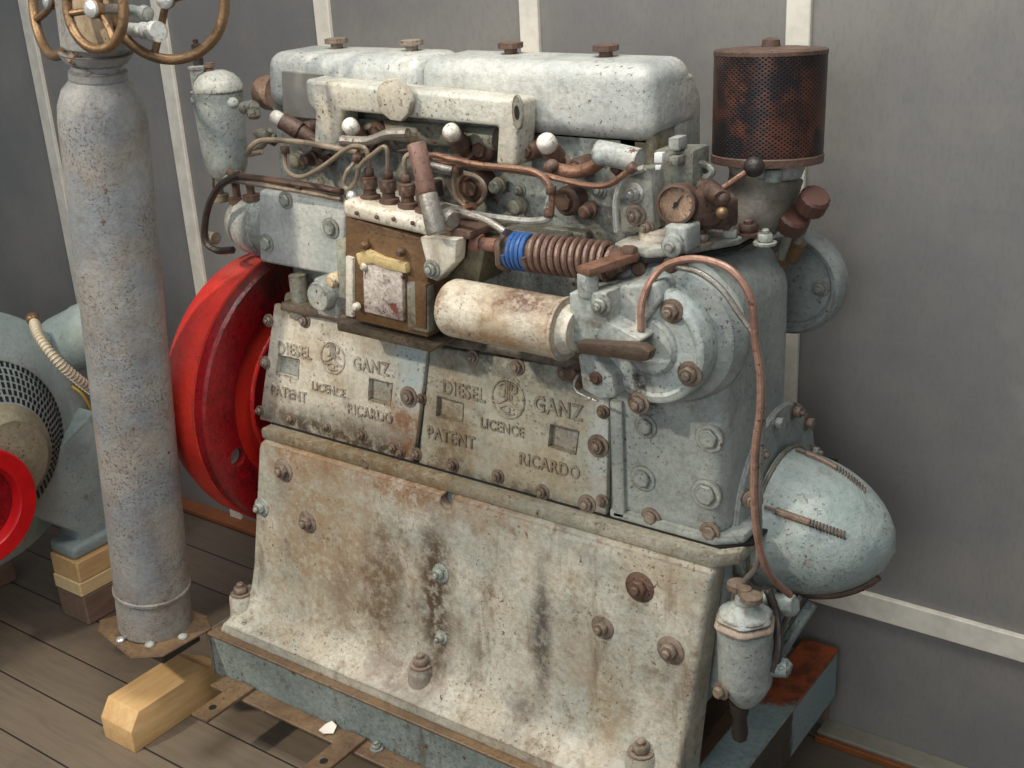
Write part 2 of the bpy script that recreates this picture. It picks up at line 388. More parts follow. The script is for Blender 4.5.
# ---------------------------------------------------------------- setting
bm = NB(); box(bm, (-6.5, -2.5, FL - .04), (2.2, 2.60, FL)); tag(link('floor', bm, M_FLOOR), kind='structure')
WY = 2.19
bm = NB(); box(bm, (-6.5, WY, FL), (2.2, WY + .06, 2.7)); tag(link('wall_back', bm, M_WALL), kind='structure')
SPc = .606
for k in range(-1, 10):
    x = F(800, 0, y=WY).x + .002 - SPc * k
    bm = NB(); box(bm, (x - .024, WY - .012, .25 if False else FL), (x + .024, WY + .001, 2.68), .002, 1)
    if k >= 0: tag(link('trim_%d' % (k + 1), bm, M_BATTEN), kind='structure')
    else: bm.free()
# lower rail batten of the wall and the strip along the floor
za = F(1024, 638.5, y=WY-.014).z; zb = F(1024, 662, y=WY-.014).z
bm = NB(); box(bm, (-.86, WY - .014, zb - .003), (2.2, WY + .001, za), .002, 1); tag(link('trim_11', bm, M_BATTEN), kind='structure')
bm = NB(); box(bm, (-.80, WY - .052, FL), (2.2, WY, FL + .022), .002, 1); tag(link('trim_12', bm, plain('grey_beige_strip', '#8f8a7a', .6)), kind='structure')
bm = NB(); box(bm, (-.80, WY - .066, FL), (2.2, WY - .053, FL + .016), .002, 1)
tag(link('trim_13', bm, plain('rust_orange_angle', '#8a4f26', .6)), kind='structure')
bm = NB(); box(bm, (-.805, WY - .012, FL + .022), (-.793, WY, .06), .001, 1); tag(link('trim_14', bm, M_OLDWOOD), kind='structure')
bm = NB(); box(bm, (-6.4, WY - .05, FL), (-1.9, WY, FL + .016), .002, 1); tag(link('trim_15', bm, plain('rust_orange_sill', '#9a5a34', .6)), kind='structure')

# ---------------------------------------------------------------- bed frame
fr = thing('bed_frame', (-1.4, 1.8, 0), 'blue-grey steel channel frame with rusty flanges, carrying the big engine', 'frame')
def channel_x(y, outward, x0, x1, mat):
    s = -outward                          # flanges point to `outward`
    bm = NB(); t = .008
    yi = y + outward * .045
    pts = [(x0, y, 0), (x0, yi, 0), (x0, yi, t), (x0, y - s*0 + outward*t, t), (x0, y + outward*t, .112), (x0, yi, .112), (x0, yi, .12), (x0, y, .12)]
    prism(bm, pts, (x1 - x0, 0, 0), .0015, 1); return bm
# front side member: web at y=1.48, top flange running back, bottom flange running forward as seen
bm = NB(); box(bm, (-2.02, 1.482, .0), (-.70, 1.490, .113)); link('side_member', bm, P_FRAME, fr)
bm = NB(); box(bm, (-2.02, 1.472, .112), (-.70, 1.56, .120), .002, 1); link('top_flange', bm, P_EDGE, fr)
bm = NB(); box(bm, (-1.99, 1.437, .0), (-.70, 1.482, .008), .002, 1); link('bottom_flange', bm, P_EDGE, fr)
bm = NB(); box(bm, (-2.02, 2.10, .0), (-.85, 2.108, .113)); box(bm, (-2.02, 2.04, .113), (-.85, 2.11, .119)); link('side_member', bm, P_FRAME, fr)
# right rail towards the wall
bm = NB(); prism(bm, [(-.848, 1.50, .112), (-.766, 1.50, .112), (-.766, 2.155, .112), (-.848, 2.155, .112)], (0, 0, .008), .002, 1); link('cross_rail', bm, P_RAIL, fr)
bm = NB(); box(bm, (-.775, 1.50, .0), (-.767, 2.15, .1125)); link('cross_rail_web', bm, painted('rail_web_dark_to_blue', '#3b3a35', '#4a4740', '#28241f', '#4a3324', g=.5, r=.4, streak=0, stains_shade=(lambda t, c: t.mix(t.ramp(t.math('ADD', t.xyz()[1], t.math('MULTIPLY', t.noise(14, 5), .1)), 1.95, 1.97), c, lin('#86989a')),)), fr)  # web coloured dark, blue-grey only towards its far end
bm = NB(); box(bm, (-2.03, 1.48, 0), (-2.02, 2.11, .112)); box(bm, (-2.03, 1.48, .108), (-1.94, 2.11, .117)); link('cross_member', bm, P_DARK, fr)
bm = NB(); box(bm, (-1.45, 1.49, .0), (-1.40, 2.10, .10)); link('cross_member', bm, P_DARK, fr)
for (u, v) in ((230, 697), (337, 752)):
    p = F(u, v, z=.012)
    bm = NB(); box(bm, (p.x - .026, 1.335, .008), (p.x + .026, 1.478, .016), .001, 1)
    o = link('drilled_lug', bm, P_EDGE, fr)
    b2 = NB(); lathe(b2, (p.x, 1.375, .0155), ZF, [(0, .009), (.001, .009)], 14); link('bolt_hole', b2, M_BLACKGAP, o)
pp = F(356, 752, z=.02); bolt(fr, (pp.x + .02, 1.470, .010), ZF, .010, .01, P_BOLT)
# hidden supports under the frame
for k, x in enumerate((-1.75, -1.0)):
    bm = NB(); box(bm, (x - .06, 1.60, FL), (x + .06, 2.08, 0), .004, 1)
    tag(link('timber_sleeper', bm, M_OLDWOOD), ('dark timber sleeper under the left part of the engine frame', 'dark timber sleeper under the right part of the engine frame')[k], 'timber block')

# ---------------------------------------------------------------- engine
EN = thing('diesel_engine', (-1.35, 1.85, .12), 'large weathered pale grey four-cylinder diesel engine with raised lettering on its side doors', 'engine')
CY, CZ = 1.85, .61
# sump / base casting: cross-section drawn in (y, z), wide foot
prof = [(1.618, .585), (1.602, .579), (1.597, .565), (1.572, .27), (1.560, .215), (1.535, .172), (1.508, .152), (1.494, .143), (1.492, .121),
        (1.64, .121), (1.65, .22), (1.66, .565), (1.66, .585)]
def sump_x(z, left):
    k = max(0, min(1, (z - .2) / .385))
    if left: return -1.895 * k + -1.955 * (1 - k) - (.045 * max(0, (.2 - z) / .08))
    return -.795 * k - .832 * (1 - k)
bm = NB(); nx = 40; n = len(prof)
rings = []
for i in range(nx + 1):
    t = i / nx; ring = []
    for (y, z) in prof:
        x = sump_x(z, True) * (1 - t) + sump_x(z, False) * t
        # rounded plan corners
        e = min((x - sump_x(z, True)) , (sump_x(z, False) - x)); r = .035
        yy = y
        if e < r and i in (0, nx): pass
        ring.append(bm.verts.new((x, yy, z)))
    rings.append(ring)
for a, b in zip(rings, rings[1:]):
    for j in range(n): bm.faces.new((a[j], b[j], b[(j+1)%n], a[(j+1)%n]))
bm.faces.new(rings[0]); bm.faces.new(rings[-1][::-1])
bmesh.ops.recalc_face_normals(bm, faces=bm.faces)
es = [e for e in bm.edges if len(e.link_faces) == 2 and e.calc_face_angle(0) > 1.2 and abs(e.verts[0].co.x - e.verts[1].co.x) < .2 and (all(v in rings[0] for v in e.verts) or all(v in rings[-1] for v in e.verts))]
bmesh.ops.bevel(bm, geom=es, offset=.022, segments=4, profile=.5, affect='EDGES', clamp_overlap=True)
SU = link('sump', bm, P_SUMP, EN, smooth=40)
p = on_sump(449, 500) if False else V((-1.371, 1.59, .575)); c2 = NB(); cyl(c2, (-1.367, 1.55, .572), (-1.367, 1.640, .572), .0150, seg=20); cut(SU, c2)
bm = NB(); box(bm, (-1.90, 1.62, .20), (-.865, 2.04, .584), .02, 3); link('oil_pan', bm, P_FRAME, EN)
def on_sump(u, v):
    d = ray(u, v)
    lo, hi = 1.3, 1.7
    # intersect with the slightly leaning face y = 1.597 - (.565 - z) * .085
    y = 1.58
    for _ in range(20):
        p = CAMP + d * (y / d.y); y = 1.598 - (.565 - p.z) * .0848
    return p
SN = V((0, -1, .085))
for (u, v, r, m, wsh) in ((284, 470, .016, P_RUSTBOLT, 1), (262, 507, .013, P_BOLT, 1), (308, 522, .015, P_RUSTBOLT, 1), (441, 573, .012, P_BOLT, 1), (442, 637, .009, P_BOLT, 0),
                     (640, 587, .017, P_RUSTY, 1), (603, 627, .014, P_RUSTBOLT, 1), (671, 650, .016, P_RUSTBOLT, 1)):
    p = on_sump(u, v); bolt(SU, p, SN, r, .014, m)
    b2 = NB(); lathe(b2, p - SN * .002, SN, [(0, r*1.75), (.004, r*1.7), (.005, r*1.6)], 22); link('washer', b2, m if wsh else P_BOLT, SU)
# feet bosses with holding-down bolts
for (u, v) in ((254, 606), (430, 680), (650, 765)):
    p = F(u, v, z=.15); p.y = max(p.y, 1.53)
    d = ray(u, v); q = V((p.x, 1.548, .14))
    bm = NB(); lathe(bm, q, ZF, [(0, .034), (.02, .031), (.055, .029), (.060, .026)], 24)
    box(bm, (q.x - .026, q.y, .14), (q.x + .026, q.y + .05, .195), .006)
    o = link('foot_boss', bm, P_SUMP, SU)
    bolt(o, q + V((0, 0, .062)), ZF, .017, .016, P_RUSTBOLT)
p = F(255, 618, z=.15); bolt(SU, (p.x, 1.515, .15), ZF, .010, .008, P_BOLT, washer=False)
# notch in the sump lip
# flange ledge between sump and crankcase
bm = NB(); prism(bm, [(-1.897, 1.612, .583), (-.80, 1.612, .583), (-.765, 1.65, .583), (-.765, 2.06, .583), (-1.897, 2.06, .583)], (0, 0, .026), .006, 2)
FLG = link('base_flange', bm, P_FLANGE, EN)
for (u, v) in ((365, 463),): bolt(FLG, F(u, v, y=1.613), YF, .012, .005, P_RUSTBOLT, washer=False, stud=False)
bm = NB(); prism(bm, [(-1.89, 1.640, .608), (-.80, 1.640, .608), (-.757, 1.68, .608), (-.757, 2.06, .608), (-1.89, 2.06, .608)], (0, 0, .005)); link('gasket', bm, M_BLACKGAP, EN)

# crankcase
def ydoor(z): return 1.648 + (z - .612) * .13
bm = NB(); hexa(bm, [(-1.90, 1.660, .612), (-1.02, 1.660, .612), (-1.02, 2.04, .612), (-1.90, 2.04, .612), (-1.865, 1.70, .90), (-1.02, 1.70, .90), (-1.02, 1.98, .90), (-1.865, 1.98, .90)], .01, 2)
CC = link('crankcase', bm, P_OILY, EN)
def on_door(u, v):
    d = ray(u, v); y = 1.65
    for _ in range(20):
        p = CAMP + d * (y / d.y); y = ydoor(p.z)
    return p
DN = V((0, -1, .13)).normalized()
def door(px, mat):
    P4 = [on_door(u, v) for u, v in px]
    bm = NB(); prism(bm, [p - DN * .008 for p in P4], DN * .014, .004, 2); return link('crankcase_door', bm, mat, EN)
D1 = door([(261, 419), (415, 462), (430, 345), (276, 303)], P_DOOR1)
D2 = door([(420, 463), (608, 519), (611, 400), (590, 370), (432, 345)], P_DOOR2)
for (u, v, r) in ((271, 320, .010), (307, 320, .011), (268, 362, .010), (293, 418, .010), (329, 426, .008), (364, 434, .010), (396, 447, .010), (411, 396, .015), (424, 398, .008), (262, 410, .008), (403, 452, .008)):
    bolt(D1, on_door(u, v) + DN * .006, DN, r, .008, P_RUSTBOLT)
for (u, v, r) in ((475, 357, .010), (520, 366, .011), (567, 372, .011), (455, 464, .010), (500, 475, .010), (544, 491, .011), (589, 503, .013), (604, 500, .009), (600, 445, .015), (605, 411, .009), (419, 453, .009), (580, 381, .010)):
    bolt(D2, on_door(u, v) + DN * .006, DN, r, .008, P_RUSTBOLT)
# raised lettering and emblems
LR = V((1, 0, 0)); LU = V((0, .13, 1))
def lettering(D, mat, items):
    for body, u, v, w in items:
        p = on_door(u, v) + DN * .0065
        text_part('raised_lettering', body, D, mat, p, LR, LU, w, .0022, .84)
lettering(D1, P_DOOR1, (('DIESEL', 297, 350, .037), ('GANZ', 373, 366, .039), ('LICENCE', 331, 389, .027), ('PATENT', 291, 393, .033), ('RICARDO', 372, 413, .031)))
lettering(D2, P_DOOR2, (('DIESEL', 466, 391, .038), ('GANZ', 560, 408, .042), ('LICENCE', 504, 427, .028), ('PATENT', 453, 437, .036), ('RICARDO', 551, 465, .034)))
def emblem(D, mat, u, v, r):
    c = on_door(u, v) + DN * .006; bm = NB()
    torus(bm, c, DN, r, .0028, 48, 8)
    e1 = LR; e2 = (LU - DN * LU.dot(DN)).normalized()
    def P(a, b): return c + e1 * a * r + e2 * b * r + DN * .001
    for path in ([(-.07, .95), (-.07, -.05)], [(.07, .95), (.07, -.05)], [(-.07, -.05), (-.55, -.30), (-.92, -.25)], [(.07, -.05), (.55, -.38), (.85, -.42)],
                 [(-.55, .62), (-.22, .78), (-.22, .15), (-.42, .08), (-.58, .2)], [(.22, .0), (.22, .78), (.52, .70), (.50, .42), (.22, .38), (.66, .02)],
                 [(.38, -.52), (.0, -.36), (-.45, -.55), (-.1, -.80), (.42, -.72)]):
        tube(bm, [P(*q) for q in path], .0022, 6, 5)
    lathe(bm, c - DN * .002 + e2 * (-.58 * r), DN, [(0, r*.2), (.004, r*.17), (.005, r*.1)], 14)
    link('raised_emblem', bm, mat, D)
emblem(D1, P_DOOR1, 335, 357, .033); emblem(D2, P_DOOR2, 510, 398, .037)
def recess(D, px, mat, frame):
    P4 = [on_door(u, v) for u, v in px]
    bm = NB(); prism(bm, [p - DN * .003 for p in P4], DN * .02); cut(D, bm)
    c = sum(P4, V((0,0,0))) / 4
    bm = NB(); prism(bm, [c + (p - c) * .99 - DN * .0025 for p in P4], -DN * .002); link('sunk_panel', bm, mat, D)
    out = [c + (p - c) * 1.10 + DN * .006 for p in P4]; inn = [c + (p - c) * 1.0 + DN * .006 for p in P4]
    bm = NB(); a = [bm.verts.new(p) for p in out]; b = [bm.verts.new(p + DN * .002) for p in [(x + y) / 2 for x, y in zip(out, inn)]]; d = [bm.verts.new(p - DN * .002) for p in inn]
    for i in range(4):
        j = (i + 1) % 4; bm.faces.new((a[i], a[j], b[j], b[i])); bm.faces.new((b[i], b[j], d[j], d[i]))
    link('window_rim', bm, frame, D, smooth=0)
recess(D1, [(279, 372), (300, 378), (301, 359), (281, 354)], M_TIN, P_DOOR1)
recess(D1, [(371, 399), (392, 404), (394, 383), (372, 378)], M_TIN, P_DOOR1)
recess(D2, [(439, 415), (464, 421), (465, 403), (440, 396)], P_DOOR2, P_DOOR2)
recess(D2, [(551, 445), (577, 453), (580, 431), (553, 424)], M_TIN, P_DOOR2)

# cylinder block behind the accessories
bm = NB(); box(bm, (-1.87, 1.735, .89), (-1.0, 1.91, 1.29), .012); BL = link('cylinder_block', bm, painted('block_stained_paint', '#8f9894', '#adaea5', '#4b3e30', g=.8, r=.6, stains_shade=[blob(-1.42, 1.21, .20, .09, '#40352a', .9, .04, off=1), blob(-1.05, 1.17, .10, .12, '#4c4136', .8, .04, off=2), blob(-1.75, 1.20, .12, .08, '#5a4d3e', .7, .04, off=3)]), EN)
# ledge running below the pump and the cylinder
lg = [on_door(276, 300), on_door(430, 344), on_door(600, 388)]
bm = NB(); hexa(bm, [(-1.84, 1.66, .874), (-1.02, 1.66, .874), (-1.02, 1.75, .874), (-1.84, 1.75, .874), (-1.84, 1.665, .892), (-1.02, 1.665, .892), (-1.02, 1.75, .892), (-1.84, 1.75, .892)], .005, 2); link('ledge', bm, P_LEDGE, EN)
# left side plate
bm = NB(); pts = [F(258, 190, y=1.70), F(345, 206, y=1.70), F(343, 278, y=1.70), F(259, 262, y=1.70)]
prism(bm, [V((p.x, 1.70, p.z)) for p in pts], (0, .06, 0), .008, 3); SP = link('side_plate', bm, painted('chalky_white_paint', '#b5bcb8', '#cfd1cb', g=.25, r=.2, rough=.4), EN)
for (u, v, r) in ((286, 200, .013), (331, 228, .015), (267, 243, .014)): bolt(SP, F(u, v, y=1.699), YF, r, .008, P_BOLT, stud=False)
bm = NB(); box(bm, (-1.90, 1.715, 1.085), (-1.10, 1.76, 1.112), .006); link('block_rib', bm, P_DARK, EN)
# small round inspection cap and pipes under the side plate
c = F(318, 297, y=1.64); bm = NB(); lathe(bm, c + V((0,.04,0)), YF, [(0,.031),(.036,.031),(.042,.028),(.043,0)], 28); box(bm, (c.x-.03, 1.66, c.z-.05), (c.x+.03, 1.72, c.z+.03), .006); IC = link('inspection_cap', bm, P_GREY, EN)
for dz in (-.012, .012): bolt(IC, c + V((0,-.003,dz)), YF, .003, .002, P_RUSTY, washer=False, stud=False, name='screw')
bm = NB(); c = F(298, 284, y=1.69); lathe(bm, c + V((0, 0, -.07)), ZF, [(0,.026),(.03,.026),(.032,.018),(.09,.018)], 20); link('drain_fitting', bm, P_DARK, EN)

# head and valve covers
def cover(x0, x1, y0, y1, z0, z1, name, mat):
    bm = NB(); hexa(bm, [(x0-.006, y0-.008, z0), (x1+.006, y0-.008, z0), (x1+.006, y1+.03, z0), (x0-.006, y1+.03, z0), (x0, y0, z1), (x1, y0, z1), (x1, y1, z1), (x0, y1, z1)], .030, 5)
    return link(name, bm, mat, EN)
ZC = 1.397
bm = NB(); box(bm, (-1.862, 1.735, 1.265), (-.985, 1.90, 1.30), .006); box(bm, (-1.46-.012, 1.737, 1.3), (-1.46+.016, 1.85, 1.375), .004); box(bm, (-1.05, 1.735, 1.15), (-.975, 1.90, 1.3), .01); box(bm, (-1.865, 1.745, 1.2), (-1.83, 1.92, 1.3), .006); link('cylinder_head', bm, P_DARK, EN)
RC = cover(-1.458, -.976, 1.722, 1.868, 1.272, ZC, 'valve_cover', P_COVER)
LC = cover(-1.858, -1.458, 1.722, 1.868, 1.290, ZC, 'valve_cover', P_COVER)
# hollow grey window panel at the left end of the left cover
a = [F(281, 71, y=1.714), F(322, 74, y=1.714), F(322, 120, y=1.714), F(283, 117, y=1.714)]
bm = NB(); prism(bm, [V((p.x, 1.7135, p.z)) for p in a], (0, .02, 0), .002, 1); link('cover_side_panel', bm, plain('bare_grey_panel', '#85817a', .6), LC)
# end shoulder at the right
bm = NB(); prism(bm, [(-1.03, 1.80, 1.19), (-1.03, 1.90, 1.19), (-1.03, 1.90, 1.32), (-1.03, 1.872, 1.365), (-1.03, 1.80, 1.375)], (.056, 0, 0), .008, 3); link('head_end_shoulder', bm, P_GREY, EN)
for (u, v, c_) in ((337, 46, P_RUSTBOLT), (412, 50, P_RUSTBOLT), (511, 53, P_RUSTY), (606, 58, P_RUSTY)):
    p = F(u, v + 2, y=1.81); q = V((p.x, 1.81, ZC - .004)); bm = NB()
    lathe(bm, q, ZF, [(0, .012), (.014, .012)], 16)
    lathe(bm, q + V((0,0,.013)), ZF, [(0, .016), (.001, .022), (.010, .022), (.011, .018)], 24, wob=lambda r, a, t: r * (1 + .06 * math.cos(8*a)))
    link('filler_cap', bm, c_, RC if u > 430 else LC)

# water manifold: horizontal box with two legs
bm = NB()
def mpt(u, v, y=1.655): p = F(u, v, y=y); return V((p.x, y, p.z))
outline = [mpt(304, 79), mpt(519, 100), mpt(519, 128), mpt(515, 168), mpt(495, 166), mpt(497, 127), mpt(341, 111), mpt(338, 150), mpt(313, 146), mpt(314, 112), mpt(306, 104)]
prism(bm, outline, (0, .055, 0), .009, 4)
MA = link('water_manifold', bm, painted('manifold_paint', '#b3b5ac', '#cac8bc', g=.3, r=.2, ochre=.25, rough=.36), EN)
c = mpt(398, 99, 1.65); bm = NB()
prism(bm, [c + V((math.cos(a)*.040*(1 if k%2 else 1.06), 0, math.sin(a)*.038*(1 if k%2 else 1.04))) for k, a in enumerate([PI/5*i for i in range(10)])], (0, -.014, 0), .004, 2); link('manifold_cap', bm, painted('cap_pale_buff', '#b9b2a2', '#c9c1b0', g=.25, r=.2), MA)
c = mpt(519, 112, 1.652); bm = NB(); prism(bm, [c + V((math.cos(a)*.012, 0, math.sin(a)*.03)) for a in [2*PI*i/14 for i in range(14)]], (0, -.006, 0), .002, 1); link('end_eye', bm, P_DARK, MA)
bm = NB(); prism(bm, [c + V((math.cos(a)*.005, -.006, math.sin(a)*.012)) for a in [2*PI*i/14 for i in range(14)]], (0, -.001, 0)); link('eye_hole', bm, M_BLACKGAP, MA)
# exhaust / rocker oval behind the manifold
bm = NB(); a, b = F(345, 128, y=1.71), F(497, 140, y=1.71); tube(bm, [V((a.x, 1.715, a.z)), V((b.x, 1.715, b.z))], .020, 16, 0); link('rail_tube', bm, P_DARK, EN)

# injectors with glossy domed caps
def injector(u, v, y, r=.015, tilt=V((0, -.65, .75)), body=.06):
    p = F(u, v, y=y); tl = tilt.normalized(); bm = NB()
    lathe(bm, p - tl * (body + .01), tl, [(0, .014), (.01, .020), (.02, .020), (.022, .013), (body*.6, .013), (body*.62, .018), (body + .004, .017)], 16)
    o = link('injector', bm, P_RUSTY, EN)
    b2 = NB(); lathe(b2, p - tl * .006, tl, [(0, r*.9), (.004, r), (.014, r)] + [(.014 + r*.8*math.sin(PI/2*k/5), r*math.cos(PI/2*k/5)) for k in range(1, 5)] + [(.014 + r*.8, 0)], 20)
    link('injector_cap', b2, M_CAPW, o); return o
injector(352, 128, 1.66, .016); injector(453, 134, 1.66, .016); injector(548, 145, 1.66, .017)
injector(279, 119, 1.66, .014, V((-.75, -.35, .5)), .095)
for (u, v, r, y) in ((337, 133, .015, 1.70), (376, 133, .020, 1.69), (305, 130, .016, 1.69), (480, 150, .024, 1.70), (471, 188, .028, 1.69), (565, 202, .026, 1.70), (527, 152, .017, 1.69), (617, 168, .016, 1.68), (323, 140, .018, 1.70), (575, 168, .016, 1.69)):
    p = F(u, v, y=y); bm = NB(); lathe(bm, p + V((0, .05, 0)), YF, [(0, r), (.045, r), (.05, r*.8), (.051, r*.55)], 20); hexnut(bm, p + V((0,.004,0)), YF, r*.62, .012, .3)
    link('union_nut', bm, P_RUSTY, EN)
# rings, bosses and bolts on the block
c = F(471, 190, y=1.68); bm = NB(); torus(bm, c, YF, .028, .0035, 32, 8); link('pipe_clip', bm, P_COPPER, EN)
for (u, v, r) in ((600, 190, .010), (520, 190, .009), (430, 160, .01), (500, 225, .012)): bolt(BL, F(u, v, y=1.735), YF, r, .008, P_BOLT)
# diagonal studs on the sloping boss at the right of the head
a, b = F(560, 163, y=1.66), F(640, 158, y=1.66)
bm = NB(); tube(bm, [F(548, 166, y=1.665), F(572, 172, y=1.66), F(590, 168, y=1.66), F(603, 160, y=1.66)], .011, 12); link('leak_off_elbow', bm, P_COPPER, EN)
bm = NB(); tube(bm, [F(598, 152, y=1.66), F(618, 156, y=1.66), F(640, 161, y=1.66)], .020, 16); link('head_boss', bm, P_GREY, EN)
bm = NB(); sphere(bm, F(601, 157, y=1.65), .014); link('ball_joint', bm, P_GREY, EN)
bm = NB(); sphere(bm, F(552, 166, y=1.65), .012); link('ball_joint', bm, P_RUSTY, EN)

# ------------------------------------------------------------- fuel pipes
def pipe(px, r, mat, name='fuel_pipe', y=1.65, n=8):
    pts = [F(q[0], q[1], y=(q[2] if len(q) > 2 else y)) for q in px]
    bm = NB(); tube(bm, pts, r, 8, n); return link(name, bm, mat, EN)
P_PIPE = painted('buff_pipe', '#857867', '#9c8f7c', '#54452f', '#64452e', g=.4, r=.25, rough=.35, streak=0)
pipe([(247, 154, 1.66), (252, 146), (264, 140), (300, 142), (330, 147), (358, 152)], .0052, P_PIPE, y=1.63)
pipe([(247, 155, 1.66), (262, 152, 1.65)], .0052, P_PIPE)
pipe([(285, 148, 1.66), (285, 165, 1.63), (292, 175), (305, 176), (325, 165), (345, 150), (357, 146), (367, 152), (369, 178, 1.605)], .0045, P_PIPE, y=1.60)
pipe([(357, 160, 1.6), (347, 172), (344, 184), (349, 189), (356, 180), (360, 166), (372, 155), (386, 148), (388, 180, 1.605)], .0042, P_PIPE, y=1.59)
pipe([(342, 140), (368, 141), (388, 134), (408, 133)], .009, P_STEEL, 'banjo_rod', y=1.63, n=6)
pipe([(406, 184, 1.605), (405, 158), (420, 152, 1.62)], .0045, P_PIPE, y=1.60)
P1 = [(428, 170, 1.60), (426, 160), (432, 155), (445, 157), (475, 163), (510, 168), (535, 173), (550, 186), (552, 205), (549, 216), (546, 205), (549, 190), (553, 182), (556, 178), (545, 172)]
pipe([(430, 172, 1.6), (427, 160), (434, 155), (450, 159), (480, 165), (520, 169), (537, 173), (549, 184), (552, 200), (551, 215)], .0055, P_COPPER, y=1.62)
pipe([(436, 161), (470, 166), (510, 170), (550, 177), (585, 185), (607, 185), (622, 176), (632, 167)], .0052, P_COPPER, y=1.635)
pipe([(455, 172), (454, 185), (458, 200), (470, 207), (482, 200), (485, 188), (478, 178), (462, 172)], .0042, P_PIPE, y=1.66)
pipe([(551, 195), (547, 210), (549, 218), (530, 221), (500, 218), (475, 214), (455, 208)], .006, P_GREY, y=1.64)
pipe([(180, 176), (222, 178)], .004, P_STEEL, y=1.75) if False else None
pipe([(225, 170, 1.75), (240, 176, 1.7), (270, 180), (310, 186), (342, 192)], .0075, P_RUSTY, 'fuel_feed_pipe', y=1.66)
pipe([(232, 180, 1.72), (262, 185), (300, 191), (342, 199)], .006, P_PIPE, 'fuel_feed_pipe', y=1.66)
pipe([(240, 174, 1.7), (220, 186), (208, 208), (205, 238), (216, 250), (233, 250)], .008, P_BLACK, 'black_hose', y=1.68)
pipe([(645, 168), (625, 176), (616, 200), (617, 232)], .0055, P_GREY, y=1.64)
# bundle of extra lines behind the pump
pipe([(392, 142), (398, 150), (418, 150), (422, 160)], .007, P_BLACK, y=1.66)
pipe([(300, 130), (320, 141), (345, 135), (362, 140)], .006, P_RUSTY, y=1.68)
pipe([(432, 205), (455, 210), (475, 206)], .006, P_COPPER, y=1.62)

for (u, v, y, ax) in ((285, 150, 1.645, ZF), (357, 158, 1.60, V((.5, 0, 1))), (369, 172, 1.605, ZF), (388, 174, 1.605, ZF), (406, 178, 1.605, ZF), (551, 190, 1.62, ZF), (549, 213, 1.63, ZF), (458, 170, 1.63, V((1, 0, -.2))), (632, 168, 1.635, V((1, 0, .8))), (300, 186, 1.66, V((1, 0, -.1)))):
    p = F(u, v, y=y); bm = NB(); hexnut(bm, p - ax.normalized()*.007, ax, .0095, .014, .3); link('pipe_nut', bm, P_RUSTY, EN)
for (u, v, y, r, L_) in ((314, 158, 1.72, .012, .03), (330, 160, 1.72, .010, .03), (420, 190, 1.70, .015, .04), (520, 205, 1.72, .013, .02), (500, 185, 1.72, .012, .02), (590, 210, 1.72, .012, .02), (440, 185, 1.70, .012, .05), (300, 160, 1.73, .015, .02)):
    p = F(u, v, y=y); bm = NB(); lathe(bm, p, YF, [(0, r*1.3), (L_*.3, r*1.3), (L_*.35, r), (L_, r), (L_ + .003, r*.7), (L_ + .0031, 0)], 16); link('block_plug', bm, P_RUSTY if u % 20 else P_OILY, EN)
bm = NB(); tube(bm, [F(436, 198, y=1.62), F(444, 206, y=1.60), F(462, 212, y=1.58), F(486, 220, y=1.575), F(505, 232, y=1.57)], .0065, 10, 6); link('control_rod', bm, P_STEEL, EN)
bm = NB(); a = F(500, 236, y=1.66); box(bm, a, a + V((.13, .04, .012)), .003); link('rod_bracket', bm, P_DARK, EN)
# ------------------------------------------------------------- injection pump
PY = 1.575
def rect_px(bm, px, y, d, bev=.004, seg=2):
    P4 = [F(u, v, y=y) for u, v in px]; return prism(bm, [V((p.x, y, p.z)) for p in P4], (0, d, 0), bev, seg)
bm = NB(); rect_px(bm, [(345, 216), (428, 240), (428, 338), (345, 318)], PY, .11, .004); IP = link('injection_pump', bm, P_BROWN, EN)
bm = NB(); rect_px(bm, [(341, 199), (430, 222), (430, 238), (341, 217)], PY - .012, .12, .012, 4); TR = link('pump_top_rail', bm, P_WHITE, IP)
for (u, v) in ((357, 213), (377, 217), (394, 219), (413, 223)):
    bm = NB(); p = F(u, v, y=PY - .0135); lathe(bm, p, YF, [(0, .004), (.003, .004), (.004, .003)], 10); link('screw', bm, P_RUSTY, TR)
bm = NB(); p = F(352, 196, y=1.59); sphere(bm, p, .011); lathe(bm, p - V((0,0,.02)), ZF, [(0,.016),(.014,.016)], 16); link('bleed_screw', bm, P_CHROME, IP)
for (u, v) in ((369, 183), (388, 186), (407, 190), (424, 195)):
    p = F(u, v, y=1.605); bm = NB(); q = p - V((0, 0, .045))
    lathe(bm, q, ZF, [(0, .019), (.022, .019), (.024, .012), (.034, .012), (.036, .015), (.056, .015), (.058, .011)], 16)
    hexnut(bm, q + V((0,0,.036)), ZF, .0165, .018, .2); link('delivery_valve', bm, P_RUSTY, IP)
bm = NB(); rect_px(bm, [(362, 262), (402, 271), (403, 322), (364, 312)], PY - .010, .012, .003); PL = link('worn_plate', bm, M_CREAMRUST, IP)
bm = NB(); pts = [(355, 254), (366, 250), (382, 258), (405, 264), (407, 274), (385, 270), (372, 264), (358, 266)]
rect_px(bm, pts, PY - .013, .014, .003); link('wax_deposit', bm, painted('cream_yellow_crust', '#cdb37c', '#dcc894', '#8a6a3c', '#8a6a3c', g=.3, r=.2, ochre=.4, streak=0), IP)
bm = NB(); rect_px(bm, [(345, 256), (353, 258), (353, 318), (345, 316)], PY - .006, .02, .003); link('side_strip', bm, P_WHITE, IP)
bm = NB(); rect_px(bm, [(406, 282), (428, 286), (429, 334), (407, 330)], PY - .007, .02, .004); link('side_bracket', bm, P_DARK, IP)
bm = NB(); rect_px(bm, [(414, 282), (426, 285), (426, 330), (415, 327)], PY - .010, .02, .003); link('side_strip', bm, P_BROWN, IP)
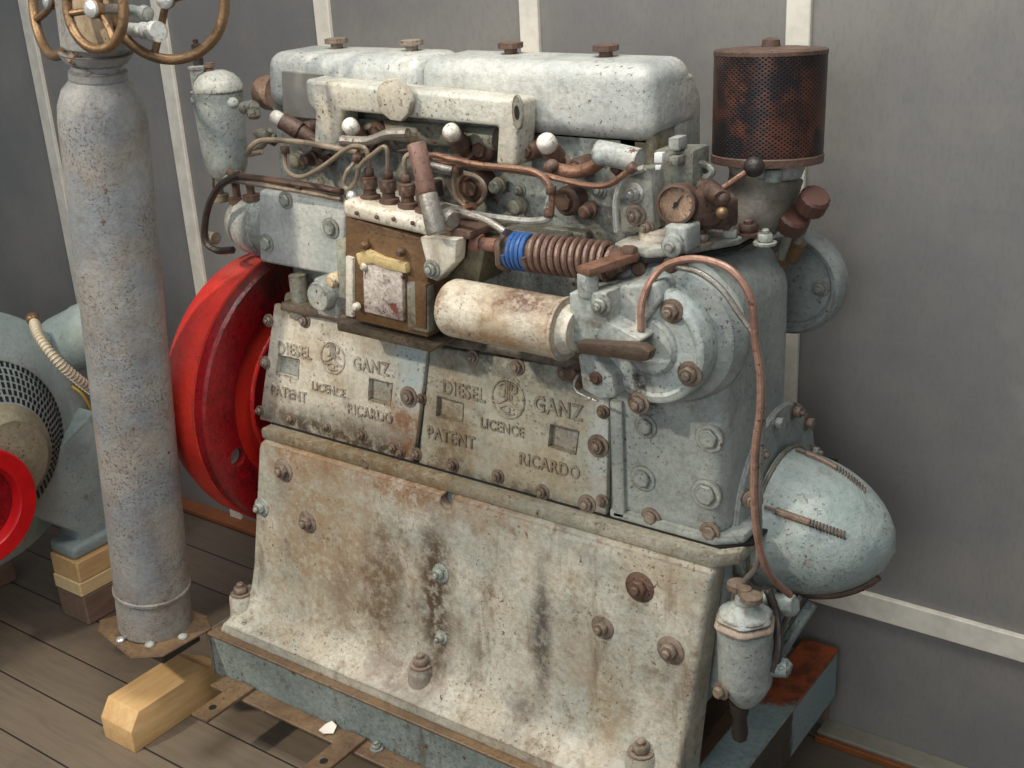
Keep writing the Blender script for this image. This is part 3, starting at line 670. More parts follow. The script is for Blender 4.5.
for (u, v, m) in ((366, 245, P_BROWN), (402, 252, P_RUSTY), (366, 266, P_WHITE), (358, 306, P_WHITE)):
    bm = NB(); p = F(u, v, y=PY - .006); lathe(bm, p, YF, [(0, .008), (.006, .008), (.012, .005), (.013, 0)], 14); link('rivet', bm, m, IP)
bm = NB(); rect_px(bm, [(336, 321), (440, 345), (430, 353), (337, 331)], PY + .01, .10, .004); link('pump_shelf', bm, P_LEDGE, IP)
bm = NB(); p = F(333, 281, y=1.60); lathe(bm, p + V((0,.05,0)), YF, [(0,.016),(.05,.016),(.06,.010),(.061,0)], 18); link('bolt_boss', bm, painted('cream_boss', '#cdbb9a', '#d9caae', g=.3, r=.2), IP)
bm = NB(); rect_px(bm, [(335, 240), (346, 242), (347, 300), (338, 298)], 1.60, .06, .004); link('pump_flange', bm, P_OILY, IP)
# governor bracket (white, triangular) right of the pump
bm = NB(); rect_px(bm, [(419, 237), (457, 240), (455, 262), (437, 282), (430, 279)], 1.55, .03, .004); GB = link('lever_bracket', bm, P_WHITE, EN)
bolt(GB, F(432, 269, y=1.549), YF, .012, .008, P_BOLT, stud=True)
bm = NB(); rect_px(bm, [(452, 236), (486, 246), (478, 286), (447, 280)], 1.59, .08, .008); link('governor_housing', bm, painted('green_brown_oily', '#54503f', '#6d6650', '#2b251d', '#4a3524', g=.6, r=.5), EN)
bm = NB(); rect_px(bm, [(440, 226), (470, 232), (470, 240), (440, 236)], 1.57, .08, .003); link('governor_lid', bm, P_RUSTY, EN)
# tall hand lever
a0, b0 = F(416, 143, y=1.55), F(437, 234, y=1.53)
bm = NB(); cyl(bm, a0, a0 + (b0 - a0) * .55, .0165, .0155, 18, .003); LV = link('hand_lever', bm, painted('rusty_lever_top', '#74564a', '#86675b', '#4a3328', '#5b3a2a', g=.3, r=.2, streak=0), EN)
bm = NB(); cyl(bm, a0 + (b0 - a0) * .55, b0, .0165, .018, 18, .003); link('lever_sleeve', bm, P_STEEL, LV)
bm = NB(); p = F(452, 218, y=1.58); lathe(bm, p + V((-.03, 0, .004)), V((1, -.3, -.1)), [(0, .022), (.018, .022), (.019, .014), (.028, .014), (.029, .020), (.040, .020), (.046, .014), (.047, 0)], 22); link('ribbed_knob', bm, P_STEEL, EN)
bm = NB(); c1 = F(430, 166, y=1.575); cyl(bm, c1, c1 + V((.03, .02, -.01)), .008, seg=12); link('pipe_union', bm, P_STEEL, EN)
bm = NB(); cyl(bm, F(436, 180, y=1.6), F(438, 196, y=1.6), .011, seg=14, bev=.002); link('black_sleeve', bm, P_BLACK, EN)

# ------------------------------------------------------------- long spring with rod
sa, sb = F(499, 249, y=1.60), F(622, 263, y=1.615); sd = (sb - sa).normalized(); L = (sb - sa).length
bm = NB(); r0 = F(473, 243, y=1.60); cyl(bm, r0, sb, .0085, seg=14); SR = link('spring_rod', bm, P_RUSTY, EN)
bm = NB(); hexnut(bm, r0, sd, .019, .020, .2); lathe(bm, r0 + sd*.02, sd, [(0, .012), (.03, .012)], 16); link('rod_nut', bm, painted('red_brown_nut', '#7c5548', '#8e6456', g=.4, r=.3, streak=0), SR)
bm = NB(); hexnut(bm, sa + sd * .012, sd, .043, .010, .5); link('hex_plate', bm, P_RIM, SR)
def coil(name, a, ax, L_, R_, wr, turns, mat, parent):
    ax, u, v = basis(ax); n = int(turns * 18)
    P_ = [a + ax * (L_ * i / n) + (u * math.cos(2*PI*turns*i/n) + v * math.sin(2*PI*turns*i/n)) * R_ for i in range(n + 1)]
    bm = NB(); tube(bm, P_, wr, 8, 0); return link(name, bm, mat, parent)
coil('blue_coils', sa + sd * .026, sd, .040, .029, .0045, 4.5, P_BLUE, SR)
coil('spring_coils', sa + sd * .066, sd, .150, .029, .0055, 11.5, P_SPRING, SR)
bm = NB(); lathe(bm, sa + sd * .022, sd, [(0, .026), (.19, .024)], 20); link('spring_core', bm, P_RUSTY, SR)
bm = NB(); lathe(bm, sa + sd * .216, sd, [(0, .027), (.006, .027), (.014, .018), (.026, .013)], 20); link('spring_seat', bm, P_SPRING, SR)

# ------------------------------------------------------------- governor cylinder below the spring
ca, cb = F(452, 307, y=1.545), F(561, 328, y=1.545); cd = (cb - ca).normalized(); CL = (cb - ca).length
PC = painted('cylinder_cream_brown', '#b9b3a4', '#d0c8b6', '#6a4c30', '#5a3822', g=.5, r=.4, ochre=.5, rough=.30, streak=0,
             stains_shade=[blob(-1.10, 1.04, .09, .025, '#5a3a2a', .95, .04), blob(-1.28, 1.03, .05, .02, '#6a4c38', .8, .04, off=3), blob(-1.15, .975, .12, .015, '#8a6236', .7, .04, off=4)])
bm = NB(); lathe(bm, ca, cd, [(-.004, .010), (-.003, .046), (.004, .050), (.01, .051), (CL + .004, .051), (CL + .006, .0535), (CL + .013, .0535), (CL + .014, .045), (CL + .014, .02)], 44); CLY = link('governor_cylinder', bm, PC, EN)
bm = NB(); lathe(bm, ca + cd * (CL + .012), cd, [(0, .043), (.006, .041), (.012, .036), (.020, .034), (.021, .0)], 36); link('cylinder_end', bm, P_WHITE, CLY)
# clevis block
bm = NB(); rect_px(bm, [(569, 293), (607, 293), (607, 322), (640, 340), (640, 343), (572, 343)], 1.535, .09, .006, 3)
CB = link('clevis_block', bm, P_GREY, EN)
bolt(CB, F(601, 305, y=1.534), YF, .013, .009, P_BOLT)
bm = NB(); rect_px(bm, [(577, 354), (592, 355), (612, 378), (616, 398), (600, 401), (582, 390)], 1.555, .05, .006, 3); LG = link('clevis_lug', bm, P_GREY, EN)
bolt(LG, F(596, 378, y=1.554), YF, .008, .004, P_RUSTY, stud=False)
# top link bar
a, b = F(583, 276, y=1.53), F(634, 259, y=1.63)
bm = NB(); q = (b - a).normalized(); s = q.cross(ZF).normalized() * .017
prism(bm, [a - s, a + s, b + s, b - s], (0, 0, .014), .004, 2); link('link_bar', bm, P_COPPER, EN)
bm = NB(); p = F(588, 284, y=1.545); cyl(bm, p - V((0, 0, .02)), p + V((0, 0, .018)), .017, seg=18, bev=.002); link('link_pin', bm, P_GREY, EN)
p = F(629, 253, y=1.62); bm = NB(); hexnut(bm, p - V((0, 0, .01)), ZF, .015, .02); link('link_nut', bm, P_RUSTY, EN)
# stop lever (dark flat bar)
bm = NB(); rect_px(bm, [(577, 342), (640, 346), (650, 352), (648, 361), (640, 362), (578, 354)], 1.50, .022, .003); link('stop_lever', bm, painted('dark_brown_bar', '#473a30', '#57493c', '#241d19', '#4b2f22', g=.5, r=.3, streak=0), EN)
# wire loop
pipe([(578, 375), (574, 384), (578, 392), (590, 398), (598, 401)], .0025, P_CHROME, 'locking_wire', y=1.60)
for (u, v) in ((568, 376), (577, 382)): bm = NB(); lathe(bm, F(u, v, y=1.62) + V((0,.04,0)), YF, [(0, .014), (.035, .014), (.04, .008)], 14); link('end_stud', bm, P_RUSTY, EN)

# ------------------------------------------------------------- timing case at the right end
X0, X1, ZT = -1.02, -.80, 1.108
bm = NB()
def arc(cx_, cz_, r, a0, a1, n): return [(cx_ + r * math.cos(math.radians(a0 + (a1 - a0) * i / n)), cz_ + r * math.sin(math.radians(a0 + (a1 - a0) * i / n))) for i in range(n + 1)]
pl = [(X0, .613), (X1, .613), (X1, .96)] + arc(X1 - .10, .995, .10, 6, 78, 8) + [(X1 - .11, ZT - .005), (X0 + .02, ZT - .005), (X0, ZT - .03)]
prism(bm, [(x, 1.645, z) for x, z in pl], (0, .27, 0), .045, 6, 40)
TC = link('timing_case', bm, P_CLEAN, EN, smooth=50)
bm = NB(); rect_px(bm, [(609, 400), (622, 402), (625, 520), (612, 517)], 1.638, .02, .004); link('case_rib', bm, P_CLEAN, TC)
# lower foot flange of the case
bm = NB(); prism(bm, [(X0, 1.638, .612), (-.81, 1.638, .612), (-.768, 1.67, .612), (-.768, 1.98, .612), (X0, 1.98, .612)], (0, 0, .018), .006, 2); link('case_foot_flange', bm, P_CLEAN, TC)
for (u, v, r, m) in ((709, 438, .018, P_CLEAN), (706, 494, .020, P_CLEAN), (643, 478, .017, P_CLEAN), (646, 426, .015, P_CLEAN), (651, 517, .013, P_RUSTBOLT), (710, 532, .013, P_RUSTBOLT)):
    bolt(TC, F(u, v, y=1.645), YF, r, .007, m, stud=False)
bolt(TC, F(753, 500, y=1.66), V((.6, -.8, 0)), .012, .008, P_RUSTBOLT, stud=False)
# boss and round cover
dc = F(649, 347, y=1.585); RD = 62 / ppm(dc)
bm = NB(); lathe(bm, V((dc.x + .01, 1.67, dc.z + .006)), YF, [(0, RD*1.25), (.02, RD*1.23), (.034, RD*1.15), (.040, RD*1.02), (.041, 0)], 56); link('round_boss', bm, P_CLEAN, TC)
CM = painted('round_cover_paint', '#aab4b0', '#c0c6c0', g=.3, r=.15, streak=0, rough=.36, stains_shade=[blob(dc.x - .018, dc.z - .068, .030, .040, '#33241d', .95, .05, 30), blob(dc.x - .02, dc.z + .0, .04, .06, '#57453a', .8, .05, 20, off=4)])
bm = NB(); lathe(bm, V((dc.x, 1.632, dc.z)), YF, [(0, RD), (.036, RD), (.044, RD*.975), (.047, RD*.93), (.048, RD*.86), (.044, RD*.80), (.045, RD*.5), (.052, RD*.44), (.053, 0)], 64); RCV = link('round_cover', bm, CM, TC)
for (u, v, r) in ((672, 311, .014), (690, 374, .015), (639, 403, .014), (634, 331, .013)):
    bolt(RCV, F(u, v, y=1.586), YF, r, .011, P_RUSTBOLT if u > 635 else P_GREY)
# left upper shelf of the cover (pale box)
bm = NB(); rect_px(bm, [(607, 287), (656, 283), (662, 300), (640, 330), (607, 322)], 1.575, .10, .006, 3); link('cover_shelf', bm, P_GREY, TC)
# top plate with black gasket line
bm = NB(); prism(bm, [(-1.00, 1.64, ZT - .006), (-.93, 1.625, ZT - .006), (-.885, 1.66, ZT - .006), (-.83, 1.76, ZT - .006), (-.83, 1.9, ZT - .006), (-1.00, 1.9, ZT - .006)], (0, 0, .006)); link('gasket', bm, M_BLACKGAP, TC)
bm = NB(); prism(bm, [(-1.00, 1.642, ZT), (-.93, 1.628, ZT), (-.888, 1.662, ZT), (-.833, 1.762, ZT), (-.833, 1.9, ZT), (-1.00, 1.9, ZT)], (0, 0, .016), .004, 2); TP = link('top_plate', bm, painted('top_plate_dirty', '#a5a69c', '#b9b5a8', g=.5, r=.6, streak=0), TC)
for (u, v, m, r) in ((700, 243, P_RUSTBOLT, .014), (730, 239, P_BOLT, .013), (748, 233, P_RUSTY, .016), (677, 241, P_BOLT, .013), (765, 243, P_BOLT, .013), (657, 237, P_RUSTBOLT, .014)):
    p = F(u, v, z=ZT + .016); bolt(TP, p, ZF, r, .014, m)
# raised oval pad beside the gauge
bm = NB(); p = F(660, 238, z=ZT + .016); lathe(bm, p, ZF, [(0, .036), (.014, .034), (.016, .028)], 28); link('round_pad', bm, P_WHITE, TP)
for (u, v) in ((640, 268), (672, 265)): bm = NB(); p = F(u, v, y=1.64); lathe(bm, p + V((0,.03,0)), YF, [(0,.014),(.036,.014),(.04,.009)], 16); link('end_stud', bm, P_RUSTY, TC)

# two oil pipes running down the case
def cpipe(px, r, mat, name):
    pts = [F(u, v, y=y) for u, v, y in px]; bm = NB(); tube(bm, pts, r, 10, 8); return link(name, bm, mat, EN)
P_PIPE2 = painted('pink_copper_pipe', '#9c7564', '#b28c7a', '#5a4034', '#6a4a3c', g=.4, r=.35, rough=.32, metal=.2, streak=0)
cpipe([(641, 330, 1.56), (641, 310, 1.56), (646, 290, 1.57), (662, 268, 1.60), (690, 259, 1.61), (722, 265, 1.61), (742, 282, 1.61), (752, 305, 1.61), (755, 340, 1.61), (760, 375, 1.61), (760, 410, 1.61), (755, 450, 1.61), (754, 500, 1.61), (759, 545, 1.62), (770, 575, 1.65), (790, 595, 1.70)], .0062, P_PIPE2, 'oil_pipe')
cpipe([(676, 266, 1.61), (700, 273, 1.61), (722, 290, 1.61), (740, 315, 1.61), (752, 332, 1.61), (760, 352, 1.615), (764, 400, 1.62), (761, 440, 1.62), (759, 500, 1.62), (758, 560, 1.63), (745, 580, 1.63), (735, 592, 1.63), (733, 610, 1.63)], .0052, P_STEEL, 'oil_pipe')
bm = NB(); p = F(641, 334, y=1.575); cyl(bm, p, p + V((0, 0, .03)), .009, seg=12); link('pipe_union', bm, P_WHITE, EN)

# ------------------------------------------------------------- nose
nc = V((-.80, CY + .01, .600))
bm = NB(); lathe(bm, nc + V((-.02, 0, .02)), XF, [(0, .170), (.024, .170), (.028, .166), (.028, .10)], 64); NF = link('nose_flange', bm, P_CLEAN, EN)
for a in range(12):
    an = 2*PI*a/12 + .15; p = nc + V((.007, math.cos(an)*.153, .02 + math.sin(an)*.153)); bolt(NF, p, XF, .011, .014, P_RUSTBOLT if a % 3 else P_BOLT, stud=a % 2 == 0)
RN = .130; LN = .212
npf = [(0, RN*1.03), (.006, RN*1.03), (.012, RN)] + [(.012 + LN * t, RN * (1 - t**2.3) ** .62) for t in [i/14 for i in range(1, 14)]] + [(.012 + LN, 0)]
nax = V((1, 0, -.06)).normalized()
bm = NB(); lathe(bm, nc + V((.006, 0, -.026)), nax, npf, 56); NS = link('nose_cone', bm, painted('nose_cone_paint', '#93a3a1', '#aeb8b3', '#6a5c4c', '#54403a', g=.3, r=.25, speck=.6, streak=.2), EN)
bm = NB(); torus(bm, nc + V((.012, 0, -.026)), nax, RN*1.02, .004, 56, 8); link('cone_joint_ring', bm, P_DARK, NS)
def on_nose(t, ang, off=.004):
    r = RN * (1 - t**2.3) ** .62 + off; _, u, v = basis(nax)
    return nc + V((.006, 0, -.026)) + nax * (.012 + LN*t) + V((0, -math.cos(ang), math.sin(ang))) * r
# two retaining springs lying along the cone
for ang, m in ((.60, P_RIM), (1.72, P_RIM)):
    bm = NB(); tube(bm, [on_nose(t, ang, .004) for t in (.06, .1, .16)], .003, 8, 4); tube(bm, [on_nose(t, ang - .05*t, .003) for t in (.16, .29, .43)], .007, 10, 5)
    q = link('retaining_strap', bm, m, NS)
    P_ = []; N_ = 110
    for i in range(N_ + 1):
        t = .43 + .28 * i / N_; b = on_nose(t, ang - .05*t, .003); th = 2*PI*i/N_*11; P_.append(b + V((0, math.cos(th), math.sin(th))) * .006)
    bm = NB(); tube(bm, P_, .0018, 5, 0); link('small_spring', bm, m, q)
bm = NB()
for i in range(13):
    pass
tube(bm, [on_nose(t, -1.25, .002) for t in (.06, .2, .4, .6, .78, .9)], .007, 8, 5); link('drip_band', bm, P_RUSTY, NS)
# fittings under the cone
pipe([(800, 596, 1.78), (770, 650, 1.70), (760, 680, 1.66)], .006, P_STEEL, 'drain_pipe'); pipe([(812, 602, 1.80), (790, 636, 1.76), (772, 664, 1.72)], .012, P_FRAME, 'drain_pipe')
bm = NB(); p = F(775, 605, y=1.72); hexnut(bm, p, V((1, 0, .3)), .02, .04); sphere(bm, F(766, 598, y=1.70), .014); link('drain_union', bm, P_BOLT, EN)
# light sump end bracket
bm = NB(); box(bm, (-.86, 1.655, .30), (-.80, 1.70, .585), .012, 3); link('end_rib', bm, P_CLEAN, EN)
bm = NB(); tube(bm, [F(738, 560, y=1.66), F(733, 590, y=1.66), F(727, 620, y=1.66)], .008, 10); link('end_rib', bm, P_CHROME, EN) if False else bm.free()

# ------------------------------------------------------------- oil strainer below the nose
sx = F(746, 655, y=1.615); axs = V((-.03, 0, 1)).normalized(); b0 = V((sx.x, 1.615, F(746, 683, y=1.615).z))
H = F(748, 626, y=1.615).z - b0.z
bm = NB(); lathe(bm, b0, axs, [(-.045, .012), (-.04, .02), (-.02, .034), (0, .044), (.01, .0465), (H - .02, .0465), (H - .01, .048), (H, .048), (H + .001, .02)], 36); ST = link('oil_strainer', bm, P_CLEAN, EN)
bm = NB(); hexnut(bm, b0 + axs * (H - .002), axs, .057, .016, .35); link('strainer_collar', bm, painted('collar_pinkish', '#9b8a7a', '#b0a090', g=.4, r=.3, streak=0), ST)
bm = NB(); hexnut(bm, b0 + axs * (H + .013), axs, .052, .012, .35); lathe(bm, b0 + axs * (H + .024), axs, [(0, .045), (.012, .028), (.02, .017), (.034, .016)], 28); link('strainer_top', bm, P_GREY, ST)
bm = NB(); t0 = b0 + axs * (H + .060)
for s in (-1, 1): lathe(bm, t0 + V((s*.018, s*-.012, -.0)), ZF, [(0, .006), (.001, .019), (.010, .019), (.012, .006)], 18)
lathe(bm, t0 - axs*.008, axs, [(0, .012), (.02, .012), (.021, 0)], 16); link('wing_nut', bm, P_RUSTBOLT, ST)
bm = NB(); lathe(bm, b0 + V((-.01, 0, -.045)), -axs, [(0, .018), (.02, .016), (.03, .012), (.060, .015), (.075, .013), (.080, .008), (.081, 0)], 20); link('drain_cock', bm, P_BLACK, ST)
p = b0 + V((-.024, -.042, .0)); bolt(ST, p, V((-.35, -1, 0)), .011, .012, P_RUSTBOLT, stud=False)
bm = NB(); cyl(bm, b0 + V((.03, .01, .035)), b0 + V((.068, .02, .04)), .014, seg=16, bev=.002); hexnut(bm, b0 + V((.056, .02, .03)), V((.2, 0, 1)), .017, .022); link('side_outlet', bm, P_FRAME, ST)
cpipe([(772, 672, 1.62), (778, 650, 1.64), (776, 615, 1.68), (768, 590, 1.70)], .008, P_BLACK, 'oil_pipe')

# ------------------------------------------------------------- air filter and elbow
fb, ft = F(767, 156, y=1.87), F(767, 48, y=1.87); fc = V((fb.x, 1.87, fb.z)); FA = V((-.02, .065, 1)).normalized(); R0 = 55.5 / ppm((fc.x, 1.87, 1.32)); HF = ft.z - fb.z - .006
bm = NB(); lathe(bm, fc, FA, [(HF * k / 1, R0) for k in (0, 1)], 96, uv=True); AF = link('air_filter', bm, M_MESH, EN)
bm = NB(); lathe(bm, fc + FA*(HF-.004), FA, [(0, R0*1.008), (.006, R0*1.008), (.008, R0*.98), (.011, R0*.6), (.012, 0)], 64); lathe(bm, fc + FA*(HF+.006), FA, [(0,.016),(.012,.014),(.016,.006)], 16); link('filter_lid', bm, P_RUSTY, AF)
bm = NB(); lathe(bm, fc - FA*.008, FA, [(0, R0*.9), (.0, R0*1.015), (.012, R0*1.02), (.014, R0*1.0)], 64); link('filter_base_ring', bm, P_RUSTY, AF)
bm = NB(); lathe(bm, fc - FA*.034, FA, [(0, .058), (.024, .066), (.027, .07)], 40); link('filter_collar', bm, P_GREY, AF)
bm = NB(); tube(bm, [fc + V((0, 0, -.03)), fc + V((-.004, -.004, -.055)), fc + V((-.015, -.014, -.085)), fc + V((-.045, -.03, -.112)), fc + V((-.065, -.035, -.135)), fc + V((-.07, -.035, -.18))], .062, 28, 6, .054); IE = link('intake_elbow', bm, painted('elbow_brownish', '#6f6a60', '#878075', '#4e4238', '#5d4232', g=.5, r=.4, streak=.2), EN)
bm = NB(); cyl(bm, fc + V((.035, -.052, -.03)), fc + V((.035, -.052, -.008)), .014, seg=16, bev=.002); link('collar_bolt', bm, P_BOLT, AF)
# ball-ended control lever
kb = F(754, 167, y=1.73); bm = NB(); sphere(bm, kb, .0165, 24, 14); q = F(722, 189, y=1.70)
b2 = NB(); tube(b2, [q, q + (kb - q) * .5, kb], .0055, 10, 3); CLV = link('control_lever', b2, P_COPPER, EN); link('ball_knob', bm, P_BLACK, CLV)
bm = NB(); lathe(bm, q + V((.008, -.02, -.01)), V((-.6, .5, .1)), [(0, .012), (.02, .016), (.05, .016)], 18); sphere(bm, q + V((.005, -.01, -.012)), .014); link('lever_pivot', bm, P_RUSTY, CLV)
bm = NB(); sphere(bm, F(722, 213, y=1.68), .010); link('acorn_nut', bm, P_BRASS, CLV)
# rusty twin discs beside the gauge
g2 = F(706, 202, y=1.70); bm = NB(); lathe(bm, g2 + V((-.01, .01, -.005)), V((.75, -.6, 0)), [(0, .028), (.016, .034), (.02, .034), (.024, .026)], 30, wob=lambda r, a, t: r * (1 + .05*math.cos(3*a)))
lathe(bm, g2 + V((-.014, .01, -.026)), V((.75, -.6, 0)), [(0, .026), (.01, .026)], 24); box(bm, g2 + V((-.035, .02, -.05)), g2 + V((.03, .06, .0)), .008); link('rocker_housing', bm, P_RUSTY, EN)
# gauge
gc = F(677, 204, y=1.66); gax = V((.18, -1, .12)).normalized(); RG = 19.5 / ppm(gc)
bm = NB(); lathe(bm, gc + gax * -.035, gax, [(0, RG*.8), (.004, RG), (.034, RG), (.038, RG*1.06), (.043, RG*1.04), (.044, RG*.9), (.040, RG*.88)], 40); GA = link('pressure_gauge', bm, P_RUSTY, EN)
bm = NB(); lathe(bm, gc + gax * .001, gax, [(0, RG*.9), (.004, RG*.9)], 40); link('dial', bm, M_DIAL, GA)
_, gu, gv = basis(gax)
bm = NB(); up = (ZF - gax*ZF.dot(gax)).normalized(); rt = up.cross(gax) * -1; rt = gax.cross(up) * -1
n0 = gc + gax * .0062; d = (rt * .55 + up * .8).normalized(); s = d.cross(gax) * .0015
prism(bm, [n0 - d*RG*.25 - s, n0 - d*RG*.25 + s, n0 + d*RG*.65 + s*.3, n0 + d*RG*.65 - s*.3], gax*.001); lathe(bm, n0, gax, [(0, .004), (.002, .004)], 12); link('needle', bm, M_BLACKGAP, GA)
bm = NB()
for k in range(11):
    a = math.radians(-45 + 27*k); dd = (rt*math.cos(a) + up*math.sin(a)); ss = dd.cross(gax) * .0007
    prism(bm, [n0 - gax*.001 + dd*RG*.72 - ss, n0 - gax*.001 + dd*RG*.72 + ss, n0 - gax*.001 + dd*RG*.84 + ss, n0 - gax*.001 + dd*RG*.84 - ss], gax*.0006)
link('dial_marks', bm, P_RUSTY, GA)
bm = NB(); p = gc + V((.0, .012, -RG)); cyl(bm, p, p - V((0, 0, .03)), .011, seg=14); hexnut(bm, p - V((0,0,.02)), ZF, .016, .012); link('gauge_stem', bm, P_BOLT, GA)
bm = NB(); p = F(674, 245, y=1.63); lathe(bm, p + V((0,.02,0)), YF, [(0,.018),(.03,.018),(.032,.008),(.04,.007)], 20); box(bm, p + V((-.018, .0, -.012)), p + V((.022, .05, .03)), .005); link('gauge_cock', bm, P_GREY, GA)
# end bracket between head and gauge: upright plates with bolts
bm = NB(); rect_px(bm, [(617, 172), (652, 168), (655, 232), (620, 234)], 1.68, .05, .006); EP = link('end_bracket', bm, painted('mottled_oily_grey', '#7f857c', '#a0a096', '#3e352b', '#5a3c28', g=.8, r=.6), EN)
bm = NB(); rect_px(bm, [(652, 150), (694, 150), (692, 235), (655, 235)], 1.715, .06, .008); link('end_bracket', bm, P_DARK, EN)
for (u, v, m, r) in ((635, 193, P_CHROME, .012), (636, 215, P_RUSTBOLT, .013), (648, 227, P_RUSTBOLT, .008)): bolt(EP, F(u, v, y=1.679), YF, r, .012, m)
bm = NB(); rect_px(bm, [(654, 153), (662, 153), (662, 163), (654, 163)], 1.66, .012, .001); rect_px(bm, [(655, 165), (661, 165), (660, 170), (655, 170)], 1.66, .012, .001); link('bright_tab', bm, plain('bright_tape', '#f0f0ee', .3), EN)
bm = NB(); rect_px(bm, [(668, 138), (679, 138), (679, 151), (668, 151)], 1.70, .03, .002); link('square_plug', bm, P_GREY, EN)
bm = NB(); rect_px(bm, [(668, 157), (678, 157), (678, 166), (668, 166)], 1.69, .03, .002); link('square_plug', bm, P_OILY, EN)
pipe([(690, 162, 1.72), (705, 165), (712, 171), (707, 177), (694, 175)], .006, P_OILY, 'short_loop_pipe', y=1.75)
bm = NB(); p = F(700, 188, y=1.74); sphere(bm, p, .017); cyl(bm, p, p - V((.01, 0, .05)), .013, seg=12); link('lever_pivot', bm, P_RUSTY, EN)

# ------------------------------------------------------------- round housing at the back right with two brown knobs
wc = F(788, 285, y=1.99); RW = 53 / ppm(wc)
bm = NB(); lathe(bm, wc + V((0, .055, 0)), YF, [(0, RW*.94), (.01, RW), (.042, RW), (.052, RW*.97), (.056, RW*.92), (.054, RW*.85), (.044, RW*.80), (.042, RW*.78), (.042, 0)], 64); WH = link('round_housing', bm, P_CLEAN, EN)
p = F(820, 289, y=2.0); bolt(WH, V((p.x, 2.003, p.z)), YF, .011, .008, P_BOLT)
for (a, b, r) in (((793, 221), (780, 262), .026), ((813, 202), (796, 246), .025)):
    ka, kb_ = F(*a, y=1.86), F(*b, y=1.90); ax = (ka - kb_).normalized(); bm = NB()
    lathe(bm, kb_, ax, [(0, .008), ((ka - kb_).length - .02, .008)], 14); o = link('valve_stem', bm, P_OILY, EN)
    axk = (ax + V((.25, -.1, .2))).normalized(); bm = NB(); lathe(bm, ka - axk*.018, axk, [(0, r*.8), (.004, r), (.030, r), (.035, r*.85), (.036, 0)], 28, wob=lambda r_, a_, t_: r_ * (1 + .03*math.cos(14*a_))); link('brown_knob', bm, plain('brown_bakelite', '#5d3f36', .45), o)
    bm = NB(); lathe(bm, kb_ - ax*.03, ax, [(0, .015), (.04, .015), (.042, .009)], 18); link('valve_base', bm, P_BRASS, o)

# ------------------------------------------------------------- drum at the left of the side plate
dcn = F(236, 236, y=1.79); dax = V((-1, -.12, .10)).normalized()
bm = NB(); lathe(bm, V((-1.89, 1.79, 1.015)), V((-1, 0, 0)), [(0, .076), (.02, .078), (.05, .076), (.055, .066), (.085, .066), (.09, .073), (.14, .069), (.175, .054), (.192, .028), (.194, 0)], 40); DR = link('pump_drum', bm, P_GREY, EN)
for (u, v) in ((238, 203), (252, 200)):
    p = F(u, v, y=1.76); bm = NB(); lathe(bm, p, ZF, [(0, .02), (.012, .02), (.014, .009), (.05, .009)], 16); link('oil_union', bm, P_RUSTY, DR)
bm = NB(); lathe(bm, F(213, 238, y=1.72), V((-1, 0, 0)), [(-.01, .014), (.02, .014), (.022, .008)], 14); link('hose_union', bm, P_DARK, DR)

# ------------------------------------------------------------- fuel filter hanging at the left end
fx = F(222, 130, y=1.76); ff = V((fx.x, 1.76, F(222, 168, y=1.76).z)); hh = F(222, 96, y=1.76).z - ff.z; rf = 24.5 / ppm(fx)
bm = NB(); lathe(bm, ff, ZF, [(-.028, .012), (-.024, .026), (-.01, rf*.72), (.01, rf*.86), (.04, rf*.93), (hh*.9, rf), (hh, rf*1.02), (hh + .004, rf*1.04), (hh + .012, rf*1.04)], 40); FF = link('fuel_filter', bm, P_CLEAN, EN)
bm = NB(); lathe(bm, ff + V((.006, 0, hh + .011)), ZF, [(0, rf), (.01, rf), (.022, rf*.9), (.034, rf*.68), (.042, rf*.35), (.044, 0)], 36); lathe(bm, ff + V((-.032, -.008, hh + .01)), ZF, [(0, .023), (.044, .023), (.048, .026), (.052, .026), (.053, 0)], 24); link('filter_top', bm, P_GREY, FF)
bm = NB(); q = ff + V((-.045, 0, hh + .06)); lathe(bm, q, ZF, [(0, .011), (.018, .011), (.02, .008), (.024, .008), (.026, .0105), (.046, .0105), (.048, .006), (.056, .006), (.057, 0)], 16); link('bleed_cock', bm, P_BLACK, FF)
bm = NB(); q = ff + V((0, -.01, hh + .05)); lathe(bm, q, ZF, [(0, .008), (.01, .008), (.011, .012), (.02, .012), (.021, 0)], 14); link('top_bolt', bm, P_RIM, FF)
for (u, v) in ((196, 100), (233, 103)): bm = NB(); p = F(u, v, y=1.72); sphere(bm, p, .012); link('side_screw', bm, P_BOLT, FF)
bm = NB(); p = F(244, 108, y=1.72); lathe(bm, p, V((.8, -.2, .1)), [(0, .013), (.02, .014), (.024, .012), (.03, .015), (.045, .013)], 16); lathe(bm, F(253, 108, y=1.71), V((0,0,-1)), [(0, .013), (.015, .015), (.022, .010)], 16); link('side_elbow', bm, P_DARK, FF)
bm = NB(); tube(bm, [F(228, 165, y=1.75), F(227, 178, y=1.74), F(240, 175, y=1.73)], .012, 12, 5); link('bottom_elbow', bm, P_DARK, FF)
bm = NB(); tube(bm, [F(213, 162, y=1.75), F(213, 190, y=1.75)], .004, 8, 0); lathe(bm, F(219, 196, y=1.75), ZF, [(-.012, .022), (.004, .022), (.006, .012), (.018, .012)], 16); link('drain_fitting', bm, P_PIPE, FF)
